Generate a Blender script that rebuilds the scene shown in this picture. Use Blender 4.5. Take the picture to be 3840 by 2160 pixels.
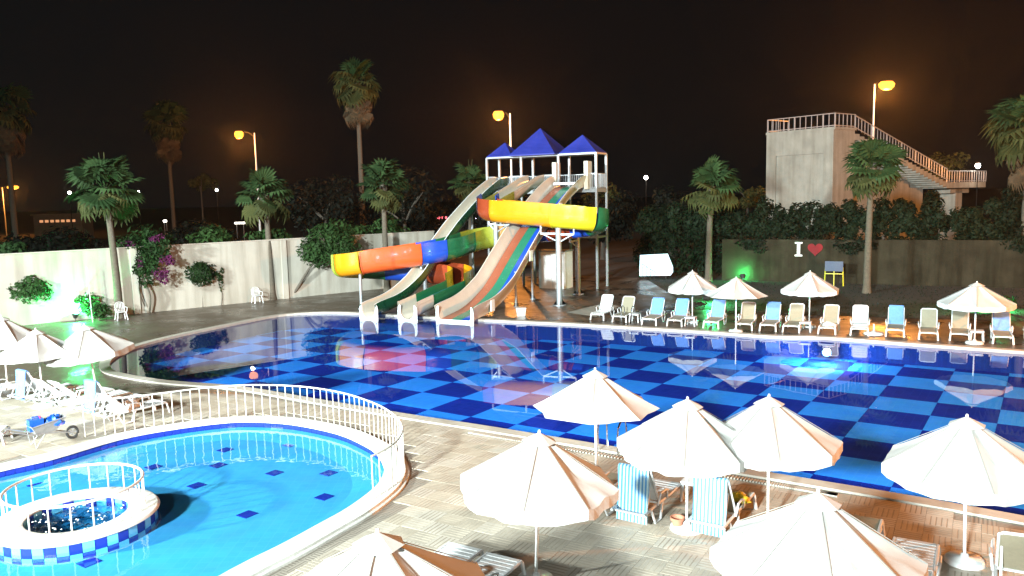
import bpy, math, random
import numpy as np
from mathutils import Vector, Matrix, Euler
from mathutils.geometry import tessellate_polygon
R = math.radians
rnd = random.Random(7)
scene = bpy.context.scene
for o in list(bpy.data.objects):
    bpy.data.objects.remove(o)
col = scene.collection

# ------------------------------------------------------------------ camera
CAM_H, FPX, HZ, ROLL = 6.0, 3000.0, 738.0, R(1.35)
PITCH = math.atan((1080 - HZ) / FPX)
cam_d = bpy.data.cameras.new('camera')
cam_d.sensor_width = 36.0
cam_d.lens = FPX / 3840 * 36
cam_d.clip_start = 0.1
cam_d.clip_end = 3000
cam = bpy.data.objects.new('camera', cam_d)
col.objects.link(cam)
cam.matrix_world = (Matrix.Translation((0, 0, CAM_H)) @ Matrix.Rotation(R(90) - PITCH, 4, 'X') @ Matrix.Rotation(-ROLL, 4, 'Z'))
scene.camera = cam

# ------------------------------------------------------------------ night sky
world = bpy.data.worlds.new('World')
scene.world = world
world.use_nodes = True
wn = world.node_tree
for n in list(wn.nodes):
    wn.nodes.remove(n)
w_out = wn.nodes.new('ShaderNodeOutputWorld')
w_bg = wn.nodes.new('ShaderNodeBackground')
w_bg.inputs['Color'].default_value = (0.0036, 0.0036, 0.0040, 1)
w_bg.inputs['Strength'].default_value = 1.0
wn.links.new(w_bg.outputs[0], w_out.inputs[0])

# ------------------------------------------------------------------ render look
vs = scene.view_settings
vs.view_transform = 'Standard'
vs.look = 'None'
vs.gamma = 1.0
vs.use_curve_mapping = False
vs.exposure = 0.0
cy = scene.cycles
cy.use_denoising = True
cy.caustics_reflective = False
cy.caustics_refractive = False
cy.sample_clamp_indirect = 4.0
cy.max_bounces = 6
cy.diffuse_bounces = 3
cy.glossy_bounces = 4
cy.use_adaptive_sampling = True
cy.adaptive_threshold = 0.02
cy.transparent_max_bounces = 12

FLOOD_A = (-18.3, -25.0, 15.5)      # hotel-side floodlight mast behind the viewer
FLOOD_B = (-44.0, -5.0, 15.5)      # second mast at the left
FLOOD_COL = (0.85, 0.99, 1.0)
SODIUM = (1.0, 0.34, 0.06)


def spot(name, loc, target, power, color, angle, blend, size):
    d = bpy.data.lights.new(name, 'SPOT')
    d.energy = power
    d.color = color
    d.spot_size = R(angle)
    d.spot_blend = blend
    d.shadow_soft_size = size
    o = bpy.data.objects.new(name, d)
    col.objects.link(o)
    o.location = loc
    o.rotation_euler = (Vector(target) - Vector(loc)).to_track_quat('-Z', 'Y').to_euler()
    return o


def point(name, loc, power, color, size, parent=None):
    d = bpy.data.lights.new(name, 'POINT')
    d.energy = power
    d.color = color
    d.shadow_soft_size = size
    o = bpy.data.objects.new(name, d)
    col.objects.link(o)
    o.location = loc
    if parent:
        o.parent = parent
    return o


AIM_A, AIM_B = (0, 44, 3), (-5, 38, 1)
spot('flood_light_beam', FLOOD_A, AIM_A, 470000, FLOOD_COL, 68, 1.0, 1.3)
spot('flood_light_beam', FLOOD_B, AIM_B, 380000, FLOOD_COL, 90, 1.0, 1.3)
FILL_LAMP, AIM_FILL = (-2.0, -46.0, 24.0), (2, 34, 0)      # added fill lamp high behind the viewer, lifts the black shadows
spot('flood_light_beam', FILL_LAMP, AIM_FILL, 60000, FLOOD_COL, 80, 1.0, 2.0)  # fill beam, added to soften the two main floods' shadows


# ------------------------------------------------------------------ surveying helper: a pixel of the 2576 px wide photo to a point of the place
SC = 3840 / 2576


def ray(u, v):
    uu, vv = u * SC - 1920, -(v * SC - 1080)
    c, s = math.cos(ROLL), math.sin(ROLL)
    x, y = c * uu + s * vv, -s * uu + c * vv
    x, z = x / FPX, y / FPX
    cp, sp = math.cos(PITCH), math.sin(PITCH)
    return Vector((x, cp + sp * z, -sp + cp * z))


def at(u, v, z=0.0):
    d = ray(u, v)
    t = (z - CAM_H) / d.z
    return Vector((d.x * t, d.y * t, z))


def atY(u, v, Y):
    d = ray(u, v)
    t = Y / d.y
    return Vector((d.x * t, Y, CAM_H + d.z * t))


# ------------------------------------------------------------------ materials
MATS = {}


def mat(name, color, rough=0.6, var=0.12, scale=6.0, bump=0.0, bscale=40.0, metal=0.0, emit=None, estr=0.0, spec=0.5, color2=None, coat=0.0, streak=0.0):
    if name in MATS:
        return MATS[name]
    m = bpy.data.materials.new(name)
    m.use_nodes = True
    nt = m.node_tree
    b = nt.nodes['Principled BSDF']
    b.inputs['Roughness'].default_value = rough
    b.inputs['Metallic'].default_value = metal
    b.inputs['Specular IOR Level'].default_value = spec
    if coat:
        b.inputs['Coat Weight'].default_value = coat
        b.inputs['Coat Roughness'].default_value = 0.08
    tc = nt.nodes.new('ShaderNodeTexCoord')
    c2 = color2 or tuple(max(0, c * (1 - var * 2)) for c in color)
    if var > 0 or color2:
        nz = nt.nodes.new('ShaderNodeTexNoise')
        nz.inputs['Scale'].default_value = scale
        nz.inputs['Detail'].default_value = 6
        nz.inputs['Roughness'].default_value = 0.65
        nt.links.new(tc.outputs['Object'], nz.inputs['Vector'])
        rp = nt.nodes.new('ShaderNodeValToRGB')
        rp.color_ramp.elements[0].position = 0.3
        rp.color_ramp.elements[1].position = 0.7
        rp.color_ramp.elements[0].color = (*c2, 1)
        rp.color_ramp.elements[1].color = (*color, 1)
        nt.links.new(nz.outputs['Fac'], rp.inputs['Fac'])
        src = rp.outputs['Color']
        if streak > 0:
            mp = nt.nodes.new('ShaderNodeMapping')
            mp.inputs['Scale'].default_value = (1.3, 1.3, 0.12)
            nt.links.new(tc.outputs['Object'], mp.inputs['Vector'])
            n3 = nt.nodes.new('ShaderNodeTexNoise')
            n3.inputs['Scale'].default_value = 1.6
            n3.inputs['Detail'].default_value = 7
            nt.links.new(mp.outputs['Vector'], n3.inputs['Vector'])
            r3 = nt.nodes.new('ShaderNodeValToRGB')
            r3.color_ramp.elements[0].position = 0.30
            r3.color_ramp.elements[1].position = 0.58
            r3.color_ramp.elements[0].color = (1 - streak, (1 - streak) * .97, (1 - streak) * .92, 1)
            r3.color_ramp.elements[1].color = (1, 1, 1, 1)
            nt.links.new(n3.outputs['Fac'], r3.inputs['Fac'])
            m3 = nt.nodes.new('ShaderNodeMixRGB')
            m3.blend_type = 'MULTIPLY'
            m3.inputs['Fac'].default_value = 1.0
            nt.links.new(src, m3.inputs['Color1'])
            nt.links.new(r3.outputs['Color'], m3.inputs['Color2'])
            src = m3.outputs[0]
        nt.links.new(src, b.inputs['Base Color'])
        mr = nt.nodes.new('ShaderNodeMapRange')
        mr.inputs['To Min'].default_value = max(0.02, rough - 0.1)
        mr.inputs['To Max'].default_value = min(1, rough + 0.1)
        nt.links.new(nz.outputs['Fac'], mr.inputs['Value'])
        nt.links.new(mr.outputs['Result'], b.inputs['Roughness'])
    else:
        b.inputs['Base Color'].default_value = (*color, 1)
    if bump > 0:
        n2 = nt.nodes.new('ShaderNodeTexNoise')
        n2.inputs['Scale'].default_value = bscale
        n2.inputs['Detail'].default_value = 4
        nt.links.new(tc.outputs['Object'], n2.inputs['Vector'])
        bp = nt.nodes.new('ShaderNodeBump')
        bp.inputs['Strength'].default_value = bump
        bp.inputs['Distance'].default_value = 0.02
        nt.links.new(n2.outputs['Fac'], bp.inputs['Height'])
        nt.links.new(bp.outputs['Normal'], b.inputs['Normal'])
    if emit:
        b.inputs['Emission Color'].default_value = (*emit, 1)
        b.inputs['Emission Strength'].default_value = estr
    MATS[name] = m
    return m


def leaf_mat(name, color, color2, trans=0.25):
    if name in MATS:
        return MATS[name]
    m = bpy.data.materials.new(name)
    m.use_nodes = True
    nt = m.node_tree
    b = nt.nodes['Principled BSDF']
    b.inputs['Roughness'].default_value = 0.7
    b.inputs['Specular IOR Level'].default_value = 0.12
    tc = nt.nodes.new('ShaderNodeTexCoord')
    nz = nt.nodes.new('ShaderNodeTexNoise')
    nz.inputs['Scale'].default_value = 2.2
    nz.inputs['Detail'].default_value = 5
    nt.links.new(tc.outputs['Object'], nz.inputs['Vector'])
    oi = nt.nodes.new('ShaderNodeObjectInfo')
    ad = nt.nodes.new('ShaderNodeMath')
    ad.operation = 'MULTIPLY_ADD'
    ad.inputs[1].default_value = 0.5
    nt.links.new(oi.outputs['Random'], ad.inputs[0])
    sb = nt.nodes.new('ShaderNodeMath')
    sb.operation = 'SUBTRACT'
    sb.inputs[1].default_value = 0.25
    nt.links.new(nz.outputs['Fac'], sb.inputs[0])
    nt.links.new(sb.outputs[0], ad.inputs[2])
    rp = nt.nodes.new('ShaderNodeValToRGB')
    rp.color_ramp.elements[0].position = 0.25
    rp.color_ramp.elements[1].position = 0.75
    rp.color_ramp.elements[0].color = (*color2, 1)
    rp.color_ramp.elements[1].color = (*color, 1)
    nt.links.new(ad.outputs[0], rp.inputs['Fac'])
    nt.links.new(rp.outputs['Color'], b.inputs['Base Color'])
    tr = nt.nodes.new('ShaderNodeBsdfTranslucent')
    nt.links.new(rp.outputs['Color'], tr.inputs['Color'])
    mx = nt.nodes.new('ShaderNodeMixShader')
    mx.inputs[0].default_value = trans
    out = nt.nodes['Material Output']
    nt.links.new(b.outputs[0], mx.inputs[1])
    nt.links.new(tr.outputs[0], mx.inputs[2])
    nt.links.new(mx.outputs[0], out.inputs['Surface'])
    MATS[name] = m
    return m


def water_mat(name, bscale, bstr, tint, dist=0.03, stretch=(1, 1, 1)):
    m = bpy.data.materials.new(name)
    m.use_nodes = True
    nt = m.node_tree
    for n in list(nt.nodes):
        nt.nodes.remove(n)
    out = nt.nodes.new('ShaderNodeOutputMaterial')
    tc = nt.nodes.new('ShaderNodeTexCoord')
    mp = nt.nodes.new('ShaderNodeMapping')
    mp.inputs['Scale'].default_value = stretch
    nt.links.new(tc.outputs['Object'], mp.inputs['Vector'])
    nz = nt.nodes.new('ShaderNodeTexNoise')
    nz.inputs['Scale'].default_value = bscale
    nz.inputs['Detail'].default_value = 2
    nt.links.new(mp.outputs['Vector'], nz.inputs['Vector'])
    bp = nt.nodes.new('ShaderNodeBump')
    bp.inputs['Strength'].default_value = bstr
    bp.inputs['Distance'].default_value = dist
    nt.links.new(nz.outputs['Fac'], bp.inputs['Height'])
    # Schlick reflectance, the same from above and from below the surface
    lw = nt.nodes.new('ShaderNodeLayerWeight')
    lw.inputs['Blend'].default_value = 0.5
    nt.links.new(bp.outputs['Normal'], lw.inputs['Normal'])
    pw = nt.nodes.new('ShaderNodeMath')
    pw.operation = 'POWER'
    pw.inputs[1].default_value = 5.0
    nt.links.new(lw.outputs['Facing'], pw.inputs[0])
    fr = nt.nodes.new('ShaderNodeMath')
    fr.operation = 'MULTIPLY_ADD'
    fr.inputs[1].default_value = 0.98
    fr.inputs[2].default_value = 0.02
    nt.links.new(pw.outputs[0], fr.inputs[0])
    tr = nt.nodes.new('ShaderNodeBsdfTransparent')
    tr.inputs['Color'].default_value = (*tint, 1)
    gl = nt.nodes.new('ShaderNodeBsdfGlossy')
    gl.inputs['Roughness'].default_value = 0.0
    nt.links.new(bp.outputs['Normal'], gl.inputs['Normal'])
    mx = nt.nodes.new('ShaderNodeMixShader')
    nt.links.new(fr.outputs[0], mx.inputs[0])
    nt.links.new(tr.outputs[0], mx.inputs[1])
    nt.links.new(gl.outputs[0], mx.inputs[2])
    nt.links.new(mx.outputs[0], out.inputs['Surface'])
    return m


def tiled_mat(name, color, color2, size=0.25, rough=0.25, grout=(0.35, 0.4, 0.45), gw=0.03, offset=0.0, spec=0.0):
    """small glazed tiles or pavers: brick pattern for colour and fine joints"""
    m = bpy.data.materials.new(name)
    m.use_nodes = True
    nt = m.node_tree
    b = nt.nodes['Principled BSDF']
    b.inputs['Roughness'].default_value = rough
    b.inputs['Specular IOR Level'].default_value = spec      # glazed tile under water hardly reflects
    tc = nt.nodes.new('ShaderNodeTexCoord')
    br = nt.nodes.new('ShaderNodeTexBrick')
    br.offset = offset
    br.inputs['Scale'].default_value = 1.0
    br.inputs['Brick Width'].default_value = size
    br.inputs['Row Height'].default_value = size
    br.inputs['Mortar Size'].default_value = gw * size
    br.inputs['Color1'].default_value = (*color, 1)
    br.inputs['Color2'].default_value = (*color2, 1)
    br.inputs['Mortar'].default_value = (*grout, 1)
    nt.links.new(tc.outputs['Object'], br.inputs['Vector'])
    nz = nt.nodes.new('ShaderNodeTexNoise')
    nz.inputs['Scale'].default_value = 1.3
    nz.inputs['Detail'].default_value = 6
    nt.links.new(tc.outputs['Object'], nz.inputs['Vector'])
    mx = nt.nodes.new('ShaderNodeMixRGB')
    mx.blend_type = 'MULTIPLY'
    mx.inputs['Fac'].default_value = 0.35
    nt.links.new(br.outputs['Color'], mx.inputs['Color1'])
    nt.links.new(nz.outputs['Color'], mx.inputs['Color2'])
    nt.links.new(mx.outputs[0], b.inputs['Base Color'])
    MATS[name] = m
    return m


def paving_mat(name, base, dark, wet, cell=0.42, rot=0.0, strips=6.0, contrast=0.5, rough=0.62):
    """basket-weave grooved pavers: colour and fine grooves, wet patches are glossier"""
    m = bpy.data.materials.new(name)
    m.use_nodes = True
    nt = m.node_tree
    b = nt.nodes['Principled BSDF']
    tc = nt.nodes.new('ShaderNodeTexCoord')
    mp = nt.nodes.new('ShaderNodeMapping')
    mp.inputs['Rotation'].default_value = (0, 0, rot)
    mp.inputs['Scale'].default_value = (1 / cell, 1 / cell, 1)
    nt.links.new(tc.outputs['Object'], mp.inputs['Vector'])
    ck = nt.nodes.new('ShaderNodeTexChecker')
    ck.inputs['Scale'].default_value = 1.0
    nt.links.new(mp.outputs['Vector'], ck.inputs['Vector'])
    sp = nt.nodes.new('ShaderNodeSeparateXYZ')
    nt.links.new(mp.outputs['Vector'], sp.inputs[0])
    pick = nt.nodes.new('ShaderNodeMix')
    pick.data_type = 'FLOAT'
    nt.links.new(ck.outputs['Fac'], pick.inputs['Factor'])
    nt.links.new(sp.outputs['X'], pick.inputs['A'])
    nt.links.new(sp.outputs['Y'], pick.inputs['B'])
    ml = nt.nodes.new('ShaderNodeMath')
    ml.operation = 'MULTIPLY'
    ml.inputs[1].default_value = strips
    nt.links.new(pick.outputs['Result'], ml.inputs[0])
    fr = nt.nodes.new('ShaderNodeMath')
    fr.operation = 'PINGPONG'
    fr.inputs[1].default_value = 0.5
    nt.links.new(ml.outputs[0], fr.inputs[0])
    rp = nt.nodes.new('ShaderNodeValToRGB')
    rp.color_ramp.elements[0].position = 0.08
    rp.color_ramp.elements[1].position = 0.30
    rp.color_ramp.elements[0].color = (*[c * (1 - contrast) for c in base], 1)
    rp.color_ramp.elements[1].color = (*base, 1)
    nt.links.new(fr.outputs[0], rp.inputs['Fac'])
    nz = nt.nodes.new('ShaderNodeTexNoise')
    nz.inputs['Scale'].default_value = 0.55
    nz.inputs['Detail'].default_value = 8
    nz.inputs['Roughness'].default_value = 0.7
    nt.links.new(tc.outputs['Object'], nz.inputs['Vector'])
    r2 = nt.nodes.new('ShaderNodeValToRGB')
    r2.color_ramp.elements[0].position = 0.42
    r2.color_ramp.elements[1].position = 0.60
    nt.links.new(nz.outputs['Fac'], r2.inputs['Fac'])
    mx = nt.nodes.new('ShaderNodeMixRGB')
    mx.inputs['Color2'].default_value = (*dark, 1)
    sc = nt.nodes.new('ShaderNodeMath')
    sc.operation = 'MULTIPLY'
    sc.inputs[1].default_value = wet
    nt.links.new(r2.outputs['Color'], sc.inputs[0])
    nt.links.new(sc.outputs[0], mx.inputs['Fac'])
    nt.links.new(rp.outputs['Color'], mx.inputs['Color1'])
    nt.links.new(mx.outputs[0], b.inputs['Base Color'])
    rr = nt.nodes.new('ShaderNodeMapRange')
    rr.inputs['To Min'].default_value = rough
    rr.inputs['To Max'].default_value = rough - 0.3 * wet
    nt.links.new(r2.outputs['Color'], rr.inputs['Value'])
    nt.links.new(rr.outputs['Result'], b.inputs['Roughness'])
    bp = nt.nodes.new('ShaderNodeBump')
    bp.inputs['Strength'].default_value = 0.5
    bp.inputs['Distance'].default_value = 0.01
    nt.links.new(fr.outputs[0], bp.inputs['Height'])
    nt.links.new(bp.outputs['Normal'], b.inputs['Normal'])
    MATS[name] = m
    return m


def stripe_mat(name, c1, c2, freq):
    m = bpy.data.materials.new(name)
    m.use_nodes = True
    nt = m.node_tree
    b = nt.nodes['Principled BSDF']
    b.inputs['Roughness'].default_value = 0.9
    tc = nt.nodes.new('ShaderNodeTexCoord')
    sp = nt.nodes.new('ShaderNodeSeparateXYZ')
    nt.links.new(tc.outputs['Object'], sp.inputs[0])
    ml = nt.nodes.new('ShaderNodeMath')
    ml.operation = 'MULTIPLY'
    ml.inputs[1].default_value = freq
    nt.links.new(sp.outputs['X'], ml.inputs[0])
    fr = nt.nodes.new('ShaderNodeMath')
    fr.operation = 'FRACT'
    nt.links.new(ml.outputs[0], fr.inputs[0])
    rp = nt.nodes.new('ShaderNodeValToRGB')
    rp.color_ramp.interpolation = 'CONSTANT'
    rp.color_ramp.elements[0].color = (*c1, 1)
    rp.color_ramp.elements[1].position = 0.5
    rp.color_ramp.elements[1].color = (*c2, 1)
    nt.links.new(fr.outputs[0], rp.inputs['Fac'])
    nt.links.new(rp.outputs[0], b.inputs['Base Color'])
    MATS[name] = m
    return m


M_WHITE_PLASTIC = mat('white_plastic', (0.54, 0.54, 0.53), 0.35, 0.06, 9)
M_CANVAS = mat('canvas', (0.44, 0.425, 0.395), 0.9, 0.07, 2.5, bump=0.2, bscale=120)
M_SEAM = mat('canvas_seam', (0.25, 0.235, 0.21), 0.9, 0.06, 5)
M_POLE = mat('painted_pole', (0.72, 0.72, 0.69), 0.35, 0.06, 12)
M_BEIGE = mat('beige_sling', (0.23, 0.20, 0.135), 0.85, 0.08, 14, bump=0.3, bscale=300)
M_STEEL = mat('galvanised_steel', (0.34, 0.35, 0.36), 0.42, 0.14, 7, metal=0.4)
M_CHROME = mat('polished_steel', (0.75, 0.77, 0.80), 0.12, 0.04, 7, metal=1.0)
M_RAILP = mat('railing_paint', (0.56, 0.54, 0.48), 0.4, 0.08, 10)
M_CREAM = mat('cream_fibreglass', (0.60, 0.535, 0.435), 0.22, 0.07, 1.4, coat=0.3)
M_FLANGE = mat('white_fibreglass', (0.76, 0.78, 0.77), 0.25, 0.06, 3)
M_GREEN = mat('green_fibreglass', (0.015, 0.15, 0.065), 0.25, 0.12, 1.5, coat=0.3)
M_DEEPGREEN = mat('deep_green_fibreglass', (0.007, 0.075, 0.034), 0.28, 0.12, 1.5, coat=0.3)
M_YELLOW = mat('yellow_fibreglass', (0.56, 0.23, 0.006), 0.22, 0.06, 1.5, coat=0.4)
M_LEMON = mat('lemon_fibreglass', (0.52, 0.44, 0.015), 0.22, 0.06, 1.5, coat=0.4)
M_LIME = mat('lime_fibreglass', (0.36, 0.46, 0.03), 0.25, 0.06, 1.5, coat=0.3)
M_ORANGE = mat('orange_fibreglass', (0.55, 0.085, 0.02), 0.22, 0.06, 1.5, coat=0.4)
M_RED = mat('red_fibreglass', (0.26, 0.042, 0.015), 0.25, 0.08, 1.5, coat=0.3)
M_BLUE = mat('blue_fibreglass', (0.014, 0.07, 0.46), 0.22, 0.06, 1.5, coat=0.4)
M_OLIVE = mat('olive_fibreglass', (0.26, 0.27, 0.03), 0.28, 0.08, 1.5, coat=0.3)
M_TERRA = mat('red_lane', (0.30, 0.085, 0.045), 0.25, 0.06, 1.5)
M_TEAL = mat('green_lane', (0.025, 0.17, 0.10), 0.25, 0.06, 1.5)
M_ROOF = mat('blue_roof_cloth', (0.012, 0.022, 0.22), 0.6, 0.12, 1.2, bump=0.2, bscale=12)
M_PLASTER = mat('white_plaster', (0.37, 0.335, 0.28), 0.85, 0.06, 1.1, bump=0.35, bscale=5, streak=0.3)
M_PLASTER_OLD = mat('brown_render', (0.038, 0.033, 0.021), 0.95, 0.25, 0.9, spec=0.05, bump=0.5, bscale=7, streak=0.4)
M_CONCRETE = mat('weathered_concrete', (0.30, 0.28, 0.23), 0.9, 0.18, 0.8, bump=0.5, bscale=9)
M_STAND = mat('pale_stand_concrete', (0.30, 0.29, 0.245), 0.9, 0.14, 0.8, bump=0.5, bscale=9, streak=0.25)
M_COPING = mat('coping_stone', (0.40, 0.36, 0.30), 0.6, 0.1, 5, bump=0.2, bscale=30)
M_COPING_W = mat('white_coping', (0.56, 0.54, 0.49), 0.5, 0.05, 5, bump=0.2, bscale=30)
M_EARTH = mat('dark_earth', (0.016, 0.013, 0.010), 0.95, 0.25, 0.3, bump=0.6, bscale=3)
M_LAWN = mat('lawn_soil', (0.020, 0.019, 0.009), 0.95, 0.25, 1.5, bump=0.6, bscale=12)
M_BARK = mat('palm_bark', (0.10, 0.08, 0.056), 0.95, 0.22, 9, bump=0.9, bscale=26)
M_BARK2 = mat('tree_bark', (0.10, 0.08, 0.06), 0.95, 0.2, 9, bump=0.9, bscale=26)
M_LEAF_PALM = leaf_mat('palm_leaf', (0.036, 0.068, 0.022), (0.014, 0.03, 0.010))
M_LEAF_PALE = leaf_mat('palm_leaf_old', (0.065, 0.068, 0.022), (0.03, 0.037, 0.012))
M_LEAF_DEAD = leaf_mat('palm_leaf_dead', (0.11, 0.075, 0.042), (0.05, 0.034, 0.02), 0.15)
M_LEAF = leaf_mat('shrub_leaf', (0.028, 0.062, 0.016), (0.011, 0.027, 0.007))
M_LEAF_DARK = leaf_mat('dark_leaf', (0.012, 0.021, 0.009), (0.005, 0.009, 0.004))
M_LEAF_FAR = leaf_mat('far_leaf', (0.010, 0.011, 0.007), (0.004, 0.005, 0.003))
M_BLOSSOM = leaf_mat('bougainvillea_bract', (0.12, 0.018, 0.07), (0.05, 0.010, 0.04))
M_POOL_DARK = tiled_mat('dark_blue_mosaic', (0.008, 0.026, 0.30), (0.010, 0.031, 0.34), 0.25, 0.2, (0.016, 0.045, 0.36), 0.03)
M_POOL_LIGHT = tiled_mat('light_blue_mosaic', (0.03, 0.26, 0.96), (0.034, 0.28, 0.97), 0.25, 0.2, (0.05, 0.3, 0.92), 0.03)
M_KID = tiled_mat('cyan_mosaic', (0.06, 0.33, 0.62), (0.066, 0.35, 0.65), 0.20, 0.2, (0.09, 0.36, 0.64), 0.03)
M_KID_TILE_L = mat('pale_glazed_tile', (0.12, 0.42, 0.66), 0.12, 0.04, 8)
M_KID_TILE_D = mat('cobalt_glazed_tile', (0.016, 0.03, 0.30), 0.12, 0.08, 8)
M_PAVE = paving_mat('grooved_paving', (0.27, 0.235, 0.19), (0.14, 0.11, 0.085), 0.4, rot=R(30.5))
M_DECK = paving_mat('wet_deck_paving', (0.115, 0.082, 0.055), (0.046, 0.032, 0.021), 0.85, rot=R(30.5), contrast=0.35, rough=0.5)
M_SLAB_A = mat('pale_slab', (0.42, 0.365, 0.295), 0.65, 0.12, 2.0, bump=0.25, bscale=40)
M_SLAB_B = mat('grey_slab', (0.36, 0.31, 0.245), 0.65, 0.14, 2.0, bump=0.25, bscale=40)
M_SLAB_C = mat('buff_slab', (0.37, 0.31, 0.235), 0.65, 0.14, 2.0, bump=0.25, bscale=40)
M_SLAB_D = mat('dark_channel', (0.27, 0.22, 0.165), 0.8, 0.14, 2.0)  # darker tone for the slab channels
M_TOWEL = stripe_mat('striped_towel', (0.09, 0.30, 0.62), (0.50, 0.68, 0.74), 15.0)
M_TOWEL_PALE = mat('pale_blue_towel', (0.13, 0.26, 0.58), 0.95, 0.12, 8, bump=0.6, bscale=60)
M_TOWEL_WHITE = mat('white_towel', (0.74, 0.73, 0.72), 0.95, 0.06, 8, bump=0.6, bscale=60)
M_POT = mat('terracotta', (0.42, 0.16, 0.09), 0.8, 0.12, 7)
M_SOIL = mat('soil', (0.03, 0.02, 0.015), 0.95, 0.2, 12)
M_BLACK = mat('black_rubber', (0.02, 0.02, 0.02), 0.7, 0.1, 8)
M_BLUEBAG = mat('blue_plastic', (0.012, 0.09, 0.45), 0.3, 0.1, 5)
M_YELLOWP = mat('yellow_paint', (0.55, 0.45, 0.03), 0.45, 0.08, 6)
M_REDP = mat('red_paint', (0.17, 0.006, 0.008), 0.9, 0.06, 6)
M_LETTER = mat('white_paint', (0.75, 0.75, 0.72), 0.6, 0.05, 6)
M_PINK = mat('pink_plastic', (0.7, 0.08, 0.25), 0.4, 0.05, 6)
M_SODIUM_LENS = mat('sodium_lens', (0.12, 0.05, 0.01), 0.4, 0, spec=0.1, emit=(1.0, 0.40, 0.04), estr=3.4)
M_COOL_LENS = mat('white_lamp_lens', (0.9, 0.9, 0.9), 0.4, 0, emit=(1.0, 0.95, 0.85), estr=40)
M_GREEN_LENS = mat('green_lamp_lens', (0.6, 0.9, 0.7), 0.4, 0, emit=(0.12, 1.0, 0.40), estr=30)
M_POOL_LENS = mat('pool_lamp_lens', (0.9, 0.95, 1), 0.3, 0, emit=(0.30, 0.80, 1.0), estr=12)
M_DARKMETAL = mat('dark_lamp_metal', (0.010, 0.009, 0.008), 0.7, 0.1, 6, spec=0.1)
M_DARKLENS = mat('unlit_lens', (0.35, 0.33, 0.28), 0.25, 0.05, 6)
M_SCREEN = mat('backlit_panel', (0.8, 0.85, 0.9), 0.5, 0.0, emit=(0.30, 0.72, 1.0), estr=1.0)


# ------------------------------------------------------------------ mesh helpers
class MB:
    def __init__(s):
        s.v, s.f, s.m = [], [], []

    def add(s, vs_, fs_, mi=0):
        o = len(s.v)
        s.v += [tuple(v) for v in vs_]
        s.f += [tuple(i + o for i in f) for f in fs_]
        s.m += [mi] * len(fs_)
        return s

    def box(s, c, size, rot=None, mi=0):
        x, y, z = size[0] / 2, size[1] / 2, size[2] / 2
        P = [Vector(p) for p in ((-x, -y, -z), (x, -y, -z), (x, y, -z), (-x, y, -z), (-x, -y, z), (x, -y, z), (x, y, z), (-x, y, z))]
        if rot is not None:
            mt = rot if isinstance(rot, Matrix) else Euler(rot).to_matrix()
            P = [mt @ p for p in P]
        c = Vector(c)
        return s.add([p + c for p in P], [(3, 2, 1, 0), (4, 5, 6, 7), (0, 1, 5, 4), (1, 2, 6, 5), (2, 3, 7, 6), (3, 0, 4, 7)], mi)

    def bar(s, a, b, w, h=None, mi=0):
        a, b = Vector(a), Vector(b)
        h = h or w
        q = (b - a).to_track_quat('Y', 'Z').to_matrix()
        return s.box((a + b) / 2, (w, (b - a).length, h), q, mi)

    def tube(s, pts, r, n=8, closed=False, cap=True, mi=0):
        pts = [Vector(p) for p in pts]
        k = len(pts)
        rs = r if isinstance(r, (list, tuple)) else [r] * k
        vs_, fs_ = [], []
        ref = Vector((0, 0, 1))
        for i, p in enumerate(pts):
            if closed:
                t = pts[(i + 1) % k] - pts[i - 1]
            else:
                t = pts[min(i + 1, k - 1)] - pts[max(i - 1, 0)]
            t.normalize()
            rf = ref if abs(t.dot(ref)) < 0.95 else Vector((1, 0, 0))
            a = t.cross(rf).normalized()
            b = a.cross(t).normalized()
            for j in range(n):
                w = 2 * math.pi * j / n
                vs_.append(p + (a * math.cos(w) + b * math.sin(w)) * rs[i])
        for i in range(k if closed else k - 1):
            i2 = (i + 1) % k
            for j in range(n):
                j2 = (j + 1) % n
                fs_.append((i * n + j, i * n + j2, i2 * n + j2, i2 * n + j))
        if cap and not closed:
            fs_.append(tuple(range(n - 1, -1, -1)))
            fs_.append(tuple((k - 1) * n + j for j in range(n)))
        return s.add(vs_, fs_, mi)

    def lathe(s, prof, n=16, c=(0, 0, 0), mi=0, closed=False):
        c = Vector(c)
        vs_, fs_ = [], []
        for r, z in prof:
            for j in range(n):
                a = 2 * math.pi * j / n
                vs_.append(c + Vector((r * math.cos(a), r * math.sin(a), z)))
        k = len(prof)
        for i in range(k if closed else k - 1):
            i2 = (i + 1) % k
            for j in range(n):
                j2 = (j + 1) % n
                fs_.append((i * n + j, i * n + j2, i2 * n + j2, i2 * n + j))
        return s.add(vs_, fs_, mi)

    def prism(s, poly, z0, z1, mi=0):
        n = len(poly)
        vs_ = [(p[0], p[1], z0) for p in poly] + [(p[0], p[1], z1) for p in poly]
        fs_ = [tuple(range(n - 1, -1, -1)), tuple(range(n, 2 * n))]
        fs_ += [(i, (i + 1) % n, n + (i + 1) % n, n + i) for i in range(n)]
        return s.add(vs_, fs_, mi)

    def mesh(s, name, *mats):
        me = bpy.data.meshes.new(name)
        me.from_pydata(s.v, [], s.f)
        for m in mats:
            me.materials.append(m)
        if len(mats) > 1:
            me.polygons.foreach_set('material_index', s.m)
        me.update()
        return me

    def build(s, name, mats, parent=None, smooth=False, loc=None):
        mats = mats if isinstance(mats, (list, tuple)) else [mats]
        me = s.mesh(name, *mats)
        if smooth:
            me.shade_smooth()
            try:
                me.set_sharp_from_angle(angle=R(40))
            except Exception:
                pass
        return ob(name, me, parent, loc)


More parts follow.
